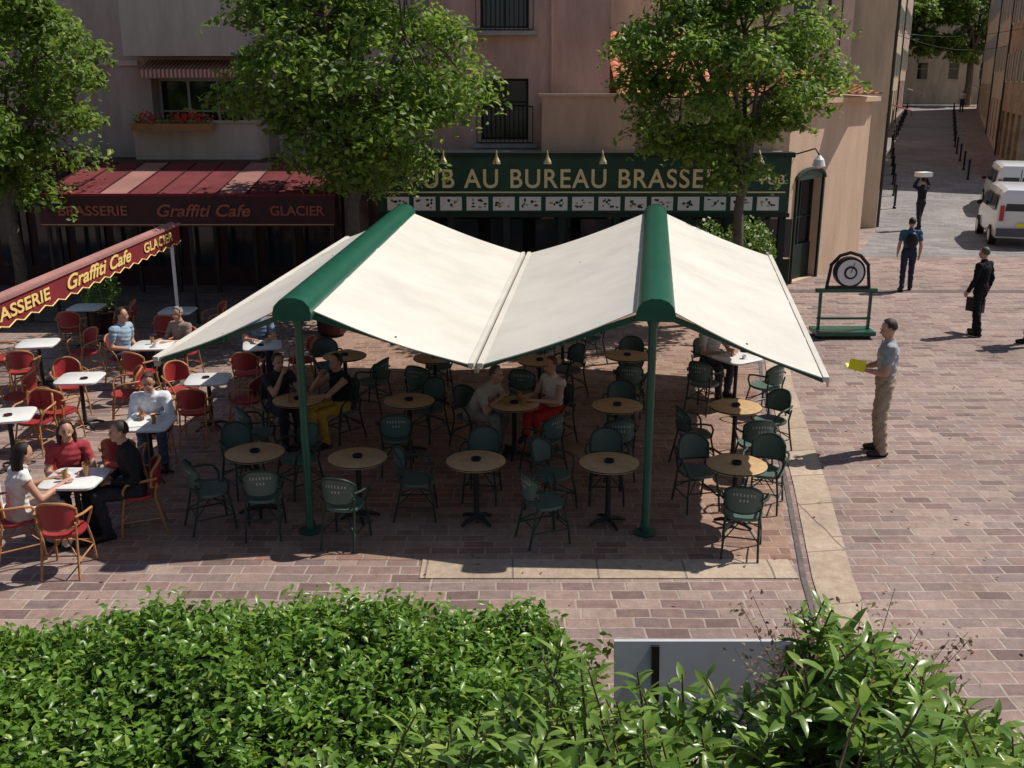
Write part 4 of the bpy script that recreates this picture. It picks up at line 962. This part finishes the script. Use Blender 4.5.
sp('seated_woman_white_top',-5.25,9.98,6,RT,sit(.18,'table'),(.72,.70,.66),(.55,.45,.40),(.02,.012,.01),hlen='long',female=True,sleeve='none',sc=.96,nod=.2)
sp('seated_woman_red_top',-5.05,10.95,6,RT,sit(.1,'table'),(.35,.05,.06),(.04,.04,.06),(.05,.02,.012),hlen='long',female=True,sc=.95)
sp('seated_person_dark_jacket',-4.2,10.7,6,RT,sit(.12,'lap'),(.02,.02,.022),(.03,.03,.035),(.03,.02,.015),sleeve='long')
sp('seated_man_white_shirt',-4.75,12.92,1,RT,sit(.35,'table'),(.74,.76,.80),(.10,.12,.18),(.05,.03,.02),sleeve='long',nod=.3)
sp('seated_man_blue_shirt',-6.5,16.5,4,RT,sit(.05,'lap'),(.30,.40,.50),(.05,.06,.10),(.05,.03,.02),turn=.3)
sp('seated_woman_grey_hair',-5.6,16.9,4,RT,sit(.0,'table'),(.30,.22,.18),(.06,.05,.05),(.35,.33,.30),female=True,sc=.95)
sp('seated_person_blue_top',-4.3,16.9,3,RT,sit(.05,'table'),(.16,.22,.30),(.05,.06,.10),(.04,.03,.02))
sp('seated_woman_dark_top',-3.32,13.82,5,GT,sit(.1,'chin'),(.04,.04,.045),(.04,.04,.05),(.03,.015,.01),female=True,hlen='bun',sc=.96)
sp('seated_woman_ochre_trousers',-2.4,13.75,5,GT,sit(.0,'chin',True),(.02,.018,.02),(.60,.36,.06),(.03,.015,.01),female=True,hlen='short',sleeve='none',sc=.96)
sp('seated_man_leaning',-.55,13.42,7,GT,sit(.6,'table'),(.46,.40,.32),(.30,.26,.2),(.10,.08,.06))
sp('seated_woman_red_trousers',.60,13.50,7,GT,sit(.05,'table',True),(.66,.58,.52),(.48,.04,.03),(.10,.04,.02),female=True,sleeve='none',sc=.98)
sp('seated_woman_white_top',3.2,16.1,14,GT,sit(.1,'table'),(.55,.48,.44),(.05,.05,.06),(.05,.03,.02),female=True)
mb=MB(); mb.obox((-.2,-.14,.762),(.36,.08,0),(-.06,.26,0),(0,0,.004),'paper'); mb.obj('newspaper',loc=(-4.6,12.2,0))

# ------------------------------------------------------------ light, sky, camera
sd=Vector((.68,.26,.98)).normalized(); el=math.asin(sd.z); rot=math.atan2(sd.x,sd.y)
w=bpy.data.worlds.new("World"); S.world=w; w.use_nodes=True; nt_=w.node_tree; bg=nt_.nodes['Background']
sk=nt_.nodes.new('ShaderNodeTexSky'); sk.sky_type='NISHITA'; sk.sun_disc=False; sk.sun_elevation=el; sk.sun_rotation=rot
nt_.links.new(sk.outputs[0],bg.inputs[0]); bg.inputs[1].default_value=.08
l=bpy.data.lights.new('sun','SUN'); l.energy=4.9; l.angle=R(.5); l.color=(1,.94,.86)
lo=bpy.data.objects.new('sun',l); lo.rotation_euler=sd.to_track_quat('Z','Y').to_euler(); lo.location=(10,5,20); COL.objects.link(lo)
cam=bpy.data.cameras.new('camera'); cam.sensor_width=36; cam.lens=36; cam.clip_start=.05; cam.clip_end=2000
co=bpy.data.objects.new('camera',cam); co.location=(0,0,4.9); co.rotation_euler=(R(90-16.5),0,0); COL.objects.link(co); S.camera=co
